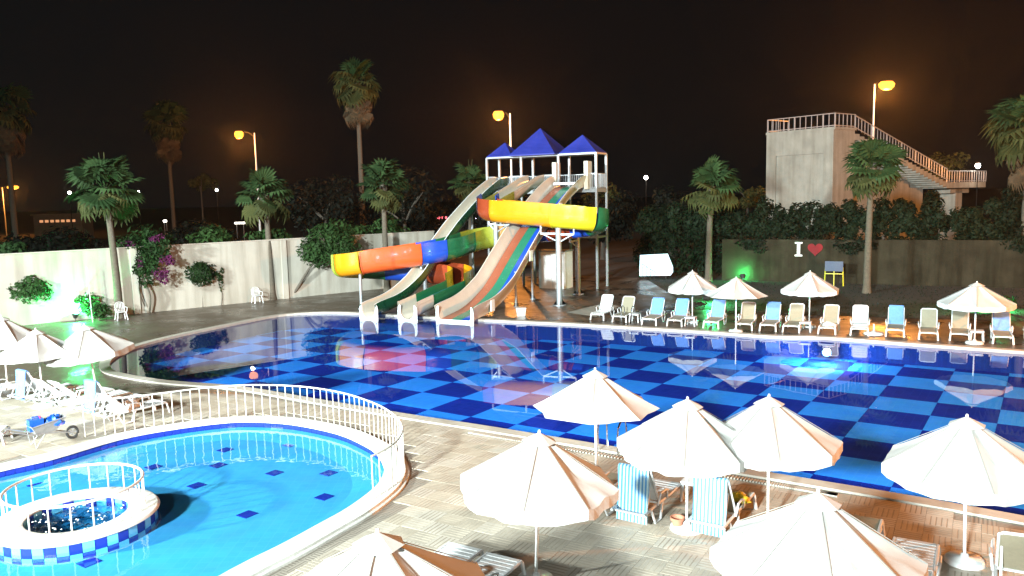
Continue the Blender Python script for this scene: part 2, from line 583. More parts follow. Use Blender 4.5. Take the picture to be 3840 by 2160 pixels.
def ob(name, me, parent=None, loc=None, rot=None, scale=None):
    o = bpy.data.objects.new(name, me)
    col.objects.link(o)
    if parent is not None:
        o.parent = parent
    if loc is not None:
        o.location = loc
    if rot is not None:
        o.rotation_euler = rot
    if scale is not None:
        o.scale = scale
    return o


def tag(o, label=None, cat=None, group=None, kind=None):
    if label:
        o['label'] = label
    if cat:
        o['category'] = cat
    if group:
        o['group'] = group
    if kind:
        o['kind'] = kind
    return o


def thing(name, label, cat, loc=(0, 0, 0), rz=0.0, group=None):
    o = ob(name, None, None, loc, (0, 0, rz))
    return tag(o, label, cat, group)


def copy_tree(o, parent=None):
    c = o.copy()
    col.objects.link(c)
    c.parent = parent
    for ch in o.children:
        copy_tree(ch, c)
    return c


def struct(name, mb, m, smooth=False, parent=None):
    o = mb.build(name, m, parent, smooth)
    if parent is None:
        o['kind'] = 'structure'
    return o


def spline(pts, n=8, closed=True):
    pts = [Vector(p) for p in pts]
    k = len(pts)
    out = []
    for i in range(k if closed else k - 1):
        if closed:
            p0, p1, p2, p3 = pts[i - 1], pts[i], pts[(i + 1) % k], pts[(i + 2) % k]
        else:
            p0, p1, p2, p3 = pts[max(i - 1, 0)], pts[i], pts[i + 1], pts[min(i + 2, k - 1)]
        for j in range(n):
            t = j / n
            out.append(0.5 * ((2 * p1) + (p2 - p0) * t + (2 * p0 - 5 * p1 + 4 * p2 - p3) * t * t + (3 * p1 - p0 - 3 * p2 + p3) * t ** 3))
    if not closed:
        out.append(pts[-1])
    return out


def area2(poly):
    return sum(poly[i][0] * poly[(i + 1) % len(poly)][1] - poly[(i + 1) % len(poly)][0] * poly[i][1] for i in range(len(poly)))


def offset(poly, d):
    """push a closed outline outwards by d"""
    s = 1 if area2(poly) > 0 else -1
    k = len(poly)
    out = []
    for i in range(k):
        t = Vector((poly[(i + 1) % k][0] - poly[i - 1][0], poly[(i + 1) % k][1] - poly[i - 1][1]))
        t.normalize()
        out.append(Vector((poly[i][0] + t.y * d * s, poly[i][1] - t.x * d * s, 0)))
    return out


def sheet(outer, holes, z):
    loops = [[Vector((p[0], p[1], 0)) for p in L] for L in [outer] + holes]
    flat = [p for L in loops for p in L]
    tris = tessellate_polygon(loops)
    mb = MB()
    fs_ = []
    for t in tris:
        a, b, c = (flat[i] for i in t)
        fs_.append(t if (b - a).cross(c - a).z > 0 else (t[0], t[2], t[1]))
    mb.add([(p.x, p.y, z) for p in flat], fs_)
    return mb


def ring(inner, outer, zi, zo, mb=None, mi=0):
    """quad strip between two outlines with the same number of points"""
    mb = mb or MB()
    k = len(inner)
    vs_ = [(p[0], p[1], zi) for p in inner] + [(p[0], p[1], zo) for p in outer]
    fs_ = [(i, (i + 1) % k, k + (i + 1) % k, k + i) for i in range(k)]
    return mb.add(vs_, fs_, mi)


def inside(p, poly):
    x, y = p[0], p[1]
    c = False
    j = len(poly) - 1
    for i in range(len(poly)):
        xi, yi, xj, yj = poly[i][0], poly[i][1], poly[j][0], poly[j][1]
        if (yi > y) != (yj > y) and x < (xj - xi) * (y - yi) / (yj - yi) + xi:
            c = not c
        j = i
    return c


def rotz_for(d):
    return math.atan2(-d[0], d[1])


# ------------------------------------------------------------------ pools, deck and ground
big_pts = [at(300, 940), at(420, 960), at(600, 975), at(800, 1008), at(1020, 1045), at(1210, 1074), at(1400, 1105), at(1550, 1130), at(1700, 1155), at(2000, 1205), at(2300, 1255), at(2576, 1305),
           (12.5, 11.4, 0), (16.0, 9.6, 0), (20, 10.5, 0), (23, 14, 0), (24, 20, 0), (22.5, 25.2, 0),
           at(2547, 885), at(2310, 868), at(2075, 851), at(1945, 848), at(1770, 836), at(1587, 825), at(1430, 816), at(1274, 809), at(1130, 802), at(1000, 795), at(870, 788), at(790, 788), at(700, 795), at(560, 822), at(420, 852), at(330, 878), at(285, 902), at(275, 922)]
BIG = spline(big_pts, 5)
KW = -0.07
kid_pts = [at(0, 1190), at(130, 1160), at(300, 1110), at(430, 1085), at(560, 1068), at(640, 1065), at(740, 1072), at(850, 1095), at(920, 1125), at(955, 1150), at(972, 1185), at(965, 1215), at(940, 1245), at(880, 1290), at(810, 1330), at(720, 1380), at(640, 1420), at(585, 1449),
           (-5.3, 11.2, 0), (-6.6, 10.3, 0), (-8.6, 10.0, 0), (-10.6, 10.9, 0), (-12.1, 12.6, 0), (-12.8, 14.8, 0), (-12.5, 16.6, 0)]
KID = spline(kid_pts, 4)
KID_IN = KID
BIG_HOLE = offset(BIG, 0.05)
KID_HOLE = offset(KID, 0.05)

ground_outer = [(-900, -250), (900, -250), (900, 1500), (-900, 1500)]
struct('ground', sheet(ground_outer, [BIG_HOLE, KID_HOLE], -0.015), M_EARTH)
deck_outer = [(-30, -12), (34, -12), (34, 30), (26.5, 33.5), (19, 36.2), (14, 38.2), (9.5, 41.0), (9.5, 57), (4, 60), (-3, 60.2), (-11, 52.6), (-22, 43.7), (-26, 40.4), (-30, 37)]
struct('pool_deck', sheet(deck_outer, [BIG_HOLE, KID_HOLE], 0.0), M_DECK)
# paler dry paving round the paddling pool and the near sunbathing strip
near_outer = [at(0, 1000), at(300, 985), at(620, 992), at(1000, 1052), at(1210, 1084), at(1400, 1116), at(1700, 1168), at(2000, 1219), at(2300, 1270), at(2576, 1321), (12.3, 11.0, 0), (14, 5, 0), (12, 2, 0), (-16, 2, 0), (-18, 20, 0)]
struct('paved_terrace', sheet(near_outer, [offset(KID, 0.3)], 0.004), M_PAVE)

# big pool: basin wall, checker floor, coping, water
DEPTH = 0.8
BW = -0.05
struct('pool_wall', ring(BIG, BIG, -DEPTH - 0.1, 0.0), tiled_mat('pool_wall_mosaic', (0.006, 0.02, 0.13), (0.007, 0.024, 0.15), 0.15, 0.2, (0.008, 0.03, 0.17)))
cop = MB()
outl = offset(BIG, 0.34)
ring(offset(BIG, -0.03), outl, 0.05, 0.05, cop)
ring(offset(BIG, -0.03), offset(BIG, -0.03), -0.06, 0.05, cop)
ring(outl, outl, 0.05, -0.02, cop)
struct('pool_coping', cop, M_COPING)
# overflow grating along the near side: separate bars
struct('pool_water', sheet(BIG, [], BW), water_mat('pool_water', 1.2, 0.006, (0.92, 0.98, 1.0), 0.05))
floor_root = ob('pool_floor', sheet([(p.x, p.y) for p in offset(BIG, 0.6)], [], -DEPTH - 0.03).mesh('pool_floor', M_POOL_DARK))
floor_root['kind'] = 'structure'
G0 = complex(-7.526, 30.64)
GS = complex(math.cos(R(-34.139)), math.sin(R(-34.139))) * 1.718
sq = MB().box((0, 0, -0.02), (1.712, 1.712, 0.04))
me_d = sq.mesh('pool_floor_square', M_POOL_DARK)
me_l = sq.mesh('pool_floor_square', M_POOL_LIGHT)
for i in range(-9, 26):
    for j in range(-14, 16):
        c = G0 + GS * complex(i + .5, j + .5)
        cx, cyy = c.real, c.imag
        if not (inside((cx, cyy), offset(BIG, 0.9))):
            continue
        if not (abs(cx) < 0.72 * cyy + 3):
            continue
        # light square between corners (2,0)-(3,1)
        light = (i + j) % 2 == 0
        ob('floor_square', me_l if light else me_d, floor_root, (cx, cyy, -DEPTH), (0, 0, R(-34.139)))

# paddling pool
KD = -0.24
struct('paddling_pool_wall', ring(offset(KID, -0.75), KID, KD + 0.004, -0.11), M_KID)
kf = ob('paddling_pool_floor', sheet(KID_HOLE, [], KD).mesh('paddling_pool_floor', M_KID))
kf['kind'] = 'structure'
tile_me = MB().box((0, 0, 0), (0.30, 0.30, 0.012)).mesh('floor_tile', M_KID_TILE_D)
for (x, y) in [(-7.26, 19.41), (-5.71, 19.71), (-7.01, 18.24), (-8.53, 18.23), (-7.0, 16.91), (-5.5, 17.61), (-4.25, 17.51), (-5.34, 15.21), (-4.01, 16.05), (-7.16, 15.02), (-7.43, 13.23), (-9.52, 20.47), (-7.7, 21.0), (-6.06, 20.75), (-10.1, 20.0), (-10.45, 19.3), (-10.69, 18.52), (-9.44, 19.46), (-11.5, 17.5), (-10.81, 17.28)]:
    k = 1.02
    ob('floor_tile', tile_me, kf, (x * k, y * k, KD + 0.008), (0, 0, R(-34)))
# cobalt waterline tiles under the coping, one by one
band_parent = ob('paddling_pool_waterline', ring(offset(KID, 0.02), offset(KID, 0.02), -0.11, 0.06).mesh('paddling_pool_waterline', M_COPING_W))
band_parent['kind'] = 'structure'
per = 0
cum = [0]
KK = KID + [KID[0]]
for a, b in zip(KK, KK[1:]):
    per += (b - a).length
    cum.append(per)


def along(L, cumL, s):
    s = s % cumL[-1]
    i = max(0, int(np.searchsorted(cumL, s, side='right')) - 1)
    i = min(i, len(L) - 2)
    t = (s - cumL[i]) / max(1e-6, cumL[i + 1] - cumL[i])
    d = (L[i + 1] - L[i]).normalized()
    return L[i].lerp(L[i + 1], t), d


wl_me = MB().box((0, 0, 0), (0.193, 0.02, 0.14)).mesh('waterline_tile', M_KID_TILE_D)
nwl = int(per / 0.2)
for i in range(nwl):
    p, d = along(KK, cum, i * per / nwl)
    if p.y > 12.2:
        ob('waterline_tile', wl_me, band_parent, (p.x, p.y, -0.035), (0, 0, math.atan2(d.y, d.x)))
cop = MB()
ki, ko = offset(KID, -0.05), offset(KID, 0.42)
kl = offset(KID, 0.50)
ring(ki, ko, 0.10, 0.10, cop)
ring(ki, ki, 0.04, 0.10, cop)
ring(ko, ko, 0.10, 0.045, cop)
ring(ko, kl, 0.045, 0.045, cop)
ring(kl, kl, 0.045, -0.02, cop)
struct('paddling_pool_coping', cop, M_COPING_W)
struct('paddling_pool_water', sheet(KID, [], KW), water_mat('paddling_water', 1.9, 0.16, (0.84, 0.97, 1.0), 0.06))

# lawn beyond the far deck, low
lawn = [(9.5, 41.0), (14, 38.2), (19, 36.2), (26.5, 33.5), (34, 30), (48, 26), (48, 36.5), (29.6, 46.3), (14.6, 54.3), (9.5, 57)]
struct('lawn', sheet(lawn, [], 0.012), M_LAWN)
grass = MB()
for i in range(9000):
    x, y = rnd.uniform(9, 40), rnd.uniform(31, 56)
    if not inside((x, y), lawn):
        continue
    a = rnd.uniform(0, 6.28)
    hh = rnd.uniform(.04, .11)
    w = .02
    dx, dy = math.cos(a) * w, math.sin(a) * w
    l1, l2 = rnd.uniform(-.05, .05), rnd.uniform(-.05, .05)
    grass.add([(x - dx, y - dy, .012), (x + dx, y + dy, .012), (x + l1, y + l2, .012 + hh)], [(0, 1, 2)])
tag(grass.build('grass', M_LEAF_DARK), 'short dark grass behind the far row of loungers', 'grass', kind='stuff')
struct('concrete_pad', MB().add([tuple(at(1425, 786, .006)), tuple(at(1500, 797, .006)), tuple(at(1560, 770, .006)), tuple(at(1515, 764, .006))], [(0, 1, 2, 3)]), M_CONCRETE)

# ---- grooved slabs of the near terrace, one by one
SLAB = 0.44
ang = R(-30.5)
ex, ey = Vector((math.cos(ang), math.sin(ang), 0)), Vector((-math.sin(ang), math.cos(ang), 0))


def slab_mesh(name, ma, mb_):
    """slab with five raised bands; the shallow channels between them take the second material"""
    mb = MB()
    hw = SLAB / 2 - 0.0025
    ns = 5
    wv, g = 2 * hw / ns, 0.022
    prof = [(-hw, 0.0, 0), (-hw, 0.014, 0)]
    for i in range(ns):
        a = -hw + i * wv
        if i:
            prof += [(a - g * .5, 0.014, 1), (a - g * .3, 0.0115, 1), (a + g * .3, 0.0115, 1), (a + g * .5, 0.014, 0)]
    prof += [(hw, 0.014, 0), (hw, 0.0, 0)]
    k = len(prof)
    o = len(mb.v)
    mb.v += [(p[0], -hw, p[1]) for p in prof] + [(p[0], hw, p[1]) for p in prof]
    for i in range(k - 1):
        mb.f.append((i, i + 1, k + i + 1, k + i))
        mb.m.append(prof[i][2])
    mb.f += [tuple(range(k - 1, -1, -1)), tuple(range(k, 2 * k))]
    mb.m += [0, 0]
    return mb.mesh(name, ma, mb_)


slab_variants = [slab_mesh('paving_slab', M_SLAB_A, M_SLAB_D), slab_mesh('paving_slab', M_SLAB_B, M_SLAB_D), slab_mesh('paving_slab', M_SLAB_B, M_SLAB_C), slab_mesh('paving_slab', M_SLAB_C, M_SLAB_B)]
slab_root = bpy.data.objects['paved_terrace']
org = Vector((2.0, 13.0, 0))
near_ok = [(p[0], p[1]) for p in near_outer]
kid_out = offset(KID, 0.56)
cands = []
for i in range(-60, 60):
    for j in range(-40, 40):
        p = org + ex * (SLAB * i) + ey * (SLAB * j)
        if p.y < 9.0 or not inside(p, near_ok):
            continue
        if abs(p.x) > 0.68 * p.y + .5:
            continue
        if any(inside(p + ex * a + ey * b, kid_out) for a in (-.22, .22) for b in (-.22, .22)):
            continue
        if not all(inside(p + ex * a + ey * b, near_ok) for a in (-.2, .2) for b in (-.2, .2)):
            continue
        cands.append((p.length, i, j, p))
cands.sort(key=lambda c: c[0])
rest = MB()
for n_, (d_, i, j, p) in enumerate(cands):
    rz = ang + (R(90) if (i + j) % 2 else 0)
    dz = 0.004 + rnd.uniform(0, .003)
    if n_ < 300:
        ob('paving_slab', rnd.choice(slab_variants), slab_root, (p.x, p.y, dz), (R(rnd.uniform(-.3, .3)), R(rnd.uniform(-.3, .3)), rz))
    else:
        src = slab_variants[0]
        vi = rnd.choice((0, 1, 1))
        mt = Matrix.Translation((p.x, p.y, dz)) @ Matrix.Rotation(rz, 4, 'Z')
        rest.add([mt @ v.co for v in src.vertices], [tuple(f.vertices) for f in src.polygons], 0)
        rest.m[-len(src.polygons):] = [(2 if f.material_index else vi) for f in src.polygons]
if rest.v:
    r_ = rest.build('paving_slabs_beyond', [M_SLAB_A, M_SLAB_C, M_SLAB_D], slab_root)
    r_['kind'] = 'stuff'
# overflow grating bars beside the near coping
gr = thing('overflow_grating', 'pale slotted overflow grating along the near edge of the big pool', 'grating')
gm = MB()
edge = spline([at(1210, 1078), at(1400, 1109), at(1700, 1160), at(2000, 1210), at(2120, 1231)], 40, closed=False)
off = []
for i, p in enumerate(edge):
    t = (edge[min(i + 1, len(edge) - 1)] - edge[max(i - 1, 0)]).normalized()
    nrm = Vector((t.y, -t.x, 0))
    q = p + nrm * 0.48
    gm.box((q.x, q.y, 0.035), (0.16, 0.03, 0.03), (0, 0, math.atan2(nrm.y, nrm.x)))
b_ = gm.build('grating_bars', M_COPING, gr)
b_['kind'] = 'stuff'

# ------------------------------------------------------------------ boundary walls
WA, WB = Vector((-30.5, 36.7, 0)), Vector((-5.5, 56.9, 0))


def wall(name, a, b, h, t, m, label, cap=True, pil=None):
    root = thing(name, label, 'wall', tuple(a), math.atan2(b.y - a.y, b.x - a.x))
    L = (b - a).length
    MB().box((L / 2, 0, h / 2 - .25), (L, t, h + .5)).build('wall_body', m, root)
    if cap:
        MB().box((L / 2, 0, h + .03), (L + .02, t + .08, .06)).build('wall_cap', M_COPING, root)
    for s in (pil or []):
        MB().box((s, -t / 2 - .06, h / 2 - .2), (.34, .12, h + .36)).build('pilaster', m, root)
    return root


wall('garden_wall', WA, WB, 3.68, 0.22, M_PLASTER, 'long white plastered garden wall left of the water slides', pil=[12.2, 20.9, 28.0])
wall('retaining_wall', Vector((14.4, 54.4, 0)), Vector((42, 39.9, 0)), 2.8, 0.3, M_PLASTER_OLD, 'low brown rendered wall below the hedge on the right', cap=False)

# letter and heart fixed on the right wall
wd = (Vector((42, 39.9, 0)) - Vector((14.4, 54.4, 0))).normalized()
wn_ = Vector((wd.y, -wd.x, 0))
rzw = math.atan2(wd.y, wd.x)
pI = Vector((14.4, 54.4, 0)) + wd * 4.95 + wn_ * 0.20
k_ = MB()
k_.box((0, 0, .46), (.19, .06, .92)).box((0, .004, .05), (.46, .06, .1)).box((0, .004, .87), (.46, .06, .1))
ltr = ob('wall_letter', k_.mesh('wall_letter', M_LETTER), None, (pI.x, pI.y, 1.72), (0, 0, rzw))
tag(ltr, 'white capital letter I fixed on the brown wall', 'letter')
hp = []
for i in range(40):
    t = 2 * math.pi * i / 40
    hp.append((.029 * 16 * math.sin(t) ** 3, .029 * (13 * math.cos(t) - 5 * math.cos(2 * t) - 2 * math.cos(3 * t) - math.cos(4 * t))))
hb = MB().prism(hp, -.03, .03)
pH = pI + wd * 1.02
heart = ob('wall_heart', hb.mesh('wall_heart', M_REDP), None, (pH.x, pH.y, 2.2), (R(90), 0, rzw))
tag(heart, 'red heart beside the white letter on the brown wall', 'heart')

# ------------------------------------------------------------------ water slides
E2 = Vector((.469, .883, 0))
E1 = Vector((-.883, .469, 0))
TO = Vector((5.48, 50.93, 0))
RIM = [(0, .72), (.45, .82), (1.75, .98), (2.8, 1.24), (3.9, 1.68), (4.75, 2.14), (6.65, 3.48), (8.05, 4.42), (9.15, 5.07), (11.4, 6.26), (12.9, 6.9), (13.7, 7.17), (14.6, 7.28)]


def sweep(path, prof, mats, mb=None, close_ends=True):
    """sweep a cross-section [(x, z, material)] with a thickness along a 3D path; x to the right of travel"""
    mb = mb or MB()
    k, n = len(path), len(prof)
    vs_ = []
    for i, p in enumerate(path):
        t = path[min(i + 1, k - 1)] - path[max(i - 1, 0)]
        th = Vector((t.x, t.y, 0)).normalized()
        rt = Vector((th.y, -th.x, 0))
        up = Vector((0, 0, 1))
        tn = t.normalized()
        upn = rt.cross(tn).normalized()
        if upn.z < 0:
            upn = -upn
        upn = (upn * .6 + up * .4).normalized()
        for (x, z, mi) in prof:
            vs_.append(p + rt * x + upn * z)
    o = len(mb.v)
    mb.v += [tuple(v) for v in vs_]
    for i in range(k - 1):
        for j in range(n):
            j2 = (j + 1) % n
            mb.f.append((o + i * n + j, o + i * n + j2, o + (i + 1) * n + j2, o + (i + 1) * n + j))
            mb.m.append(prof[j][2])
    return mb


def u_profile(r, wallh, th, mi_in, mi_out, n=12, mi_rim=None):
    """closed U shape: inner from right rim to left rim, then outer back"""
    mi_rim = mi_out if mi_rim is None else mi_rim
    inner = [(r, r + wallh)] + [(r * math.cos(a), r + r * math.sin(a)) for a in [-math.pi * i / n for i in range(n + 1)]] + [(-r, r + wallh)]
    R2 = r + th
    outer = [(-R2, r + wallh)] + [(R2 * math.cos(a), r + R2 * math.sin(a)) for a in [-math.pi + math.pi * i / n for i in range(n + 1)]] + [(R2, r + wallh)]
    prof = [(x, z, mi_in) for x, z in inner[:-1]] + [(*inner[-1], mi_rim)] + [(x, z, mi_out) for x, z in outer[:-1]] + [(*outer[-1], mi_rim)]
    return prof


def chute_path(b, shift=0.0, t0=0.0, n=60, drop=.72):
    rs = spline([(t, 0, z) for t, z in RIM], 8, closed=False)
    out = []
    for p in rs:
        if p.x < t0:
            continue
        q = Vector(b) + E2 * p.x
        out.append(Vector((q.x, q.y, p.z - drop)))
    return out


def split(path, cuts):
    L = [0]
    for a, b in zip(path, path[1:]):
        L.append(L[-1] + (b - a).length)
    res = []
    for a, b in zip(cuts, cuts[1:]):
        seg = [p for p, l in zip(path, L) if a * L[-1] - 1e-6 <= l <= b * L[-1] + 1e-6]
        res.append(seg)
    # make neighbours share an end point
    for i in range(len(res) - 1):
        if (res[i][-1] - res[i + 1][0]).length > 1e-6:
            res[i].append(res[i + 1][0])
    return res


# straight body slide: cream inside, green outside
s1 = thing('water_slide', 'straight cream body slide with green outside, nearest the white wall', 'water slide', (0, 0, 0))
b1 = (at(905, 799) + at(955, 801)) / 2
path1 = chute_path(b1)
for seg in split(path1, [0, .14, .42, .7, 1.0]):
    sweep(seg, u_profile(.42, .32, .045, 0, 1, mi_rim=2), None).build('chute_section', [M_CREAM, M_DEEPGREEN, M_FLANGE], s1, smooth=True)
    fl = MB()
    fp = [seg[0] - (seg[1] - seg[0]).normalized() * .03 + Vector((0, 0, -.02)), seg[0] + (seg[1] - seg[0]).normalized() * .03 + Vector((0, 0, -.02))]
    sweep(fp, u_profile(.45, .30, .06, 1, 1), None, fl).build('joint_flange', [M_FLANGE, M_DEEPGREEN], s1, smooth=True)


def end_plate(b, half, r, hgt, root, lip=None, wide=False):
    """white front plate round the open end of a chute"""
    mb = MB()
    e = Vector((E2.y, -E2.x, 0))
    outer = [(-half, -.14), (half, -.14), (half, hgt * .55), (half - .03, hgt * .85), (half - .12, hgt)]
    inner_r = []
    n = 14
    if not wide:
        for i in range(n + 1):
            a = -math.pi * i / n
            inner_r.append((r * math.cos(a), .42 + r * math.sin(a)))
        poly = outer + [(r, hgt - .02)] + inner_r + [(-r, hgt - .02), (-half + .12, hgt), (-half + .03, hgt * .85), (-half, hgt * .55)]
    else:
        poly = outer + [(half - .16, hgt - .03), (half - .16, .16), (half - .24, .07), (-half + .24, .07), (-half + .16, .16), (-half + .16, hgt - .03), (-half + .12, hgt), (-half + .03, hgt * .85), (-half, hgt * .55)]
    loop = [Vector((p[0], p[1], 0)) for p in poly]
    tris = tessellate_polygon([loop])
    B = Vector(b)
    for s in (-.05, .0):
        mb.add([B + e * p[0] + Vector((0, 0, p[1])) + E2 * (s - .03) for p in poly], [t if s < -.01 else (t[0], t[2], t[1]) for t in tris])
    k = len(poly)
    mb.add([B + e * p[0] + Vector((0, 0, p[1])) + E2 * -.08 for p in poly] + [B + e * p[0] + Vector((0, 0, p[1])) + E2 * -.03 for p in poly], [(i, (i + 1) % k, k + (i + 1) % k, k + i) for i in range(k)])
    o = mb.build('end_plate', M_FLANGE, root)
    for sx in (-1, 1):
        bm_ = MB()
        c = B + e * (sx * (half - .09)) + Vector((0, 0, .16)) + E2 * -.09
        bm_.box(c, (.05, .03, .05), (0, 0, math.atan2(E2.y, E2.x) - R(90)))
        bm_.build('plate_bolt', M_STEEL, o)


end_plate(b1, .58, .42, .74, s1)

# wide three-lane slide
s3 = thing('water_slide', 'wide three-lane slide with red, green and blue lanes between cream walls', 'water slide')
b3 = (at(1097, 807) + at(1195, 809)) / 2
path3 = chute_path(b3)
W3 = .86
lane_w = 2 * W3 / 3


def lane_profile(x0, x1):
    return [(x1, .03, 0), (x0, .03, 0), (x0, -.04, 0), (x1, -.04, 0)]


segs3 = split(path3, [0, .1, .4, .7, 1.0])
lane_mats = [M_TERRA, M_TEAL, M_BLUE]
for k in range(3):
    for seg in segs3:
        x0, x1 = -W3 + k * lane_w, -W3 + (k + 1) * lane_w
        sweep(seg, lane_profile(x0 + .004, x1 - .004), None).build('lane', lane_mats[k], s3, smooth=True)
for sx in (-1, 1):
    for seg in segs3:
        pr_ = []
        curve = [(0, .0), (.03, .10), (.08, .22), (.16, .42), (.22, .58), (.25, .70)]
        inn = [(sx * (W3 + a), .03 + b, 0) for a, b in curve]
        out_ = [(sx * (W3 + a + .05), .03 + b, 0) for a, b in reversed(curve)] + [(sx * (W3 + .05), -.04, 0), (sx * W3, -.04, 0)]
        pp = inn + out_
        if sx < 0:
            pp = pp[::-1]
        sweep(seg, pp, None).build('side_wall', M_CREAM, s3, smooth=True)
        # scalloped joint bracket
        if seg is not segs3[0]:
            e = Vector((E2.y, -E2.x, 0))
            c = seg[0] + e * (sx * (W3 + .27)) + Vector((0, 0, .34))
            MB().box(c, (.06, .34, .58), (0, 0, math.atan2(E2.y, E2.x) - R(90))).build('joint_bracket', M_FLANGE, s3)
end_plate(b3, W3 + .22, .5, .74, s3, wide=True)
# tall entry pillars of the wide slide
e = Vector((E2.y, -E2.x, 0))
for sx in (-1, 1):
    c = Vector(b3) + E2 * 14.55 + e * (sx * (W3 + .24))
    MB().box((c.x, c.y, 7.25), (.26, .72, 1.75), (0, 0, math.atan2(E2.y, E2.x) - R(90))).build('entry_pillar', M_CREAM, s3)
c = Vector(b3) + E2 * 13.6
MB().box((c.x, c.y, 6.75), (2 * W3, .12, .14), (0, 0, math.atan2(E2.y, E2.x) - R(90))).build('spray_bar', M_FLANGE, s3)

# winding flume of coloured sections
s2 = thing('water_slide', 'winding flume of yellow, orange, blue and green trough sections', 'water slide')
b2 = (at(1000, 803) + at(1055, 804)) / 2
P = [((1.75, 52.9, 6.55), 'c'), ((1.28, 52.0, 6.42), 'c'), ((.6, 50.7, 6.0), 'c'), ((-.2, 49.2, 5.5), 'v'), ((-1.1, 47.6, 5.0), 'b'), ((-1.35, 46.7, 4.75), 'r'), ((-.85, 46.0, 4.62), 'y'),
     ((.05, 45.38, 4.54), 'y'), ((1.2, 44.75, 4.42), 'y'), ((2.35, 44.15, 4.3), 'l'), ((3.5, 43.55, 4.2), 'l'), ((4.35, 43.45, 4.1), 'g'), ((4.85, 44.2, 3.95), 'g'), ((4.6, 45.2, 3.75), 'b'), ((3.7, 46.0, 3.6), 'r'), ((2.3, 46.8, 3.42), 'b'),
     ((.8, 47.6, 3.25), 'y'), ((-.5, 48.25, 3.1), 'v'), ((-1.7, 48.2, 2.92), 'v'), ((-2.5, 47.4, 2.76), 'g'), ((-3.1, 46.4, 2.6), 'g'), ((-3.9, 45.5, 2.46), 'b'), ((-5.1, 44.75, 2.32), 'B'), ((-6.6, 44.35, 2.16), 'o'), ((-8.2, 44.15, 1.98), 'Y'), ((-9.35, 44.6, 1.82), 'k'), ((-9.6, 45.7, 1.66), 'k'),
     ((-8.8, 46.7, 1.5), 'g'), ((-7.4, 46.95, 1.36), 'b'), ((-5.8, 46.75, 1.22), 'r'), ((-4.4, 46.35, 1.1), 'r'), ((-3.2, 45.6, .98), 'Y'), ((-2.75, 44.5, .86), 'v'), ((-3.05, 43.4, .72), 'g'), ((-3.75, 42.2, .52), 'g'), ((-4.5, 41.0, .28), 'c'), ((b2.x, b2.y, .05), 'c')]
MC = dict(c=(M_CREAM, M_CREAM), y=(M_YELLOW, M_YELLOW), o=(M_ORANGE, M_ORANGE), b=(M_BLUE, M_BLUE), B=(M_ORANGE, M_ORANGE), r=(M_RED, M_RED), l=(M_LEMON, M_LEMON), g=(M_GREEN, M_GREEN), v=(M_OLIVE, M_OLIVE), Y=(M_YELLOW, M_YELLOW), k=(M_LIME, M_LIME))
sp_all = spline([p for p, c in P], 6, closed=False)
codes = [c for p, c in P]
i = 0
while i < len(P) - 1:
    j = i
    while j + 1 < len(P) - 1 and codes[j + 1] == codes[i]:
        j += 1
    seg = sp_all[i * 6:(j + 1) * 6 + 1]
    mi_, mo_ = MC[codes[i]]
    hi = .70 if 4 <= i < 33 else .3
    sec = sweep(seg, u_profile(.53, hi, .05, 0, 1), None).build('flume_section', [mi_, mo_], s2, smooth=True)
    # seam line half way up the outer wall and end ribs
    for q, q2 in ((seg[0], seg[1]), (seg[-1], seg[-2])):
        d = (q2 - q).normalized()
        sweep([q + d * .015 + Vector((0, 0, -.03)), q + d * .07 + Vector((0, 0, -.03))], u_profile(.56, hi + .01, .055, 0, 1), None).build('end_rib', [mi_, mo_], sec, smooth=True)
    for sx in (-1, 1):
        sweep(seg, [(sx * .605, .70, 0), (sx * .584, .70, 0), (sx * .584, .66, 0), (sx * .605, .66, 0)][::sx], None).build('seam_strip', mo_, sec)
    i = j + 1
end_plate(b2, .58, .42, .74, s2)

# slide supports
def support(name, label, base, top, r, arms=(), group='slide supports'):
    root = thing(name, label, 'column', (base[0], base[1], 0), 0, group)
    MB().tube([(0, 0, 0), (0, 0, top)], r, 12).build('post', M_STEEL, root, smooth=True)
    MB().lathe([(0, .05), (r * 2.3, .05), (r * 2.3, 0)], 12).build('base_plate', M_STEEL, root)
    g = MB()
    for a in range(4):
        w = a * math.pi / 2
        g.add([(r * math.cos(w), r * math.sin(w), .05), (r * 2.1 * math.cos(w), r * 2.1 * math.sin(w), .05), (r * math.cos(w), r * math.sin(w), .32)], [(0, 1, 2), (2, 1, 0)])
    g.build('gusset', M_STEEL, root)
    for (dx, dy, z, zr) in arms:
        a = MB().bar((0, 0, z), (dx, dy, z), .1, .1)
        a.bar((0, 0, z - .45), (dx * .85, dy * .85, z - .04), .06, .06)
        a.bar((dx, dy, z), (dx, dy, zr), .08, .08)
        a.build('bracket', M_STEEL, root)
    return root


support('slide_column', 'thick white steel column in front, under the lemon yellow flume section', (2.6, 43.68), 4.25, .16, [(-.95, .5, 3.95, 4.38), (.8, -.4, 3.9, 4.2)])
support('slide_column', 'steel column behind, below the green end of the upper flume', (4.04, 48.47), 3.9, .15, [(-.6, -1.7, 3.3, 3.5)])
support('slide_column', 'steel column under the orange section, between two straight slides', (-5.0, 46.1), 2.3, .15, [(-.1, -1.2, 2.15, 2.3)])
support('slide_column', 'thin steel column under the yellow left end of the flume', (-8.4, 44.15), 2.0, .085)
support('slide_column', 'steel column below the red bend of the upper flume', (-.85, 46.5), 4.55, .15, [(-.4, .1, 4.45, 4.62), (.75, -.5, 4.4, 4.56)])
support('slide_column', 'thin post under the middle of the three-lane slide', (1.2, 46.6), 3.55, .07)
support('slide_column', 'thin post under the lower run of the three-lane slide', (.2, 43.4), 1.95, .06)
support('slide_column', 'thin post in the shade under the three-lane slide top', (2.9, 49.5), 5.55, .08)
support('slide_column', 'steel post behind the slides below the olive section', (-.6, 48.8), 3.05, .12)
support('slide_column', 'thin post under the upper part of the straight cream slide', (-2.4, 50.0), 5.0, .08)

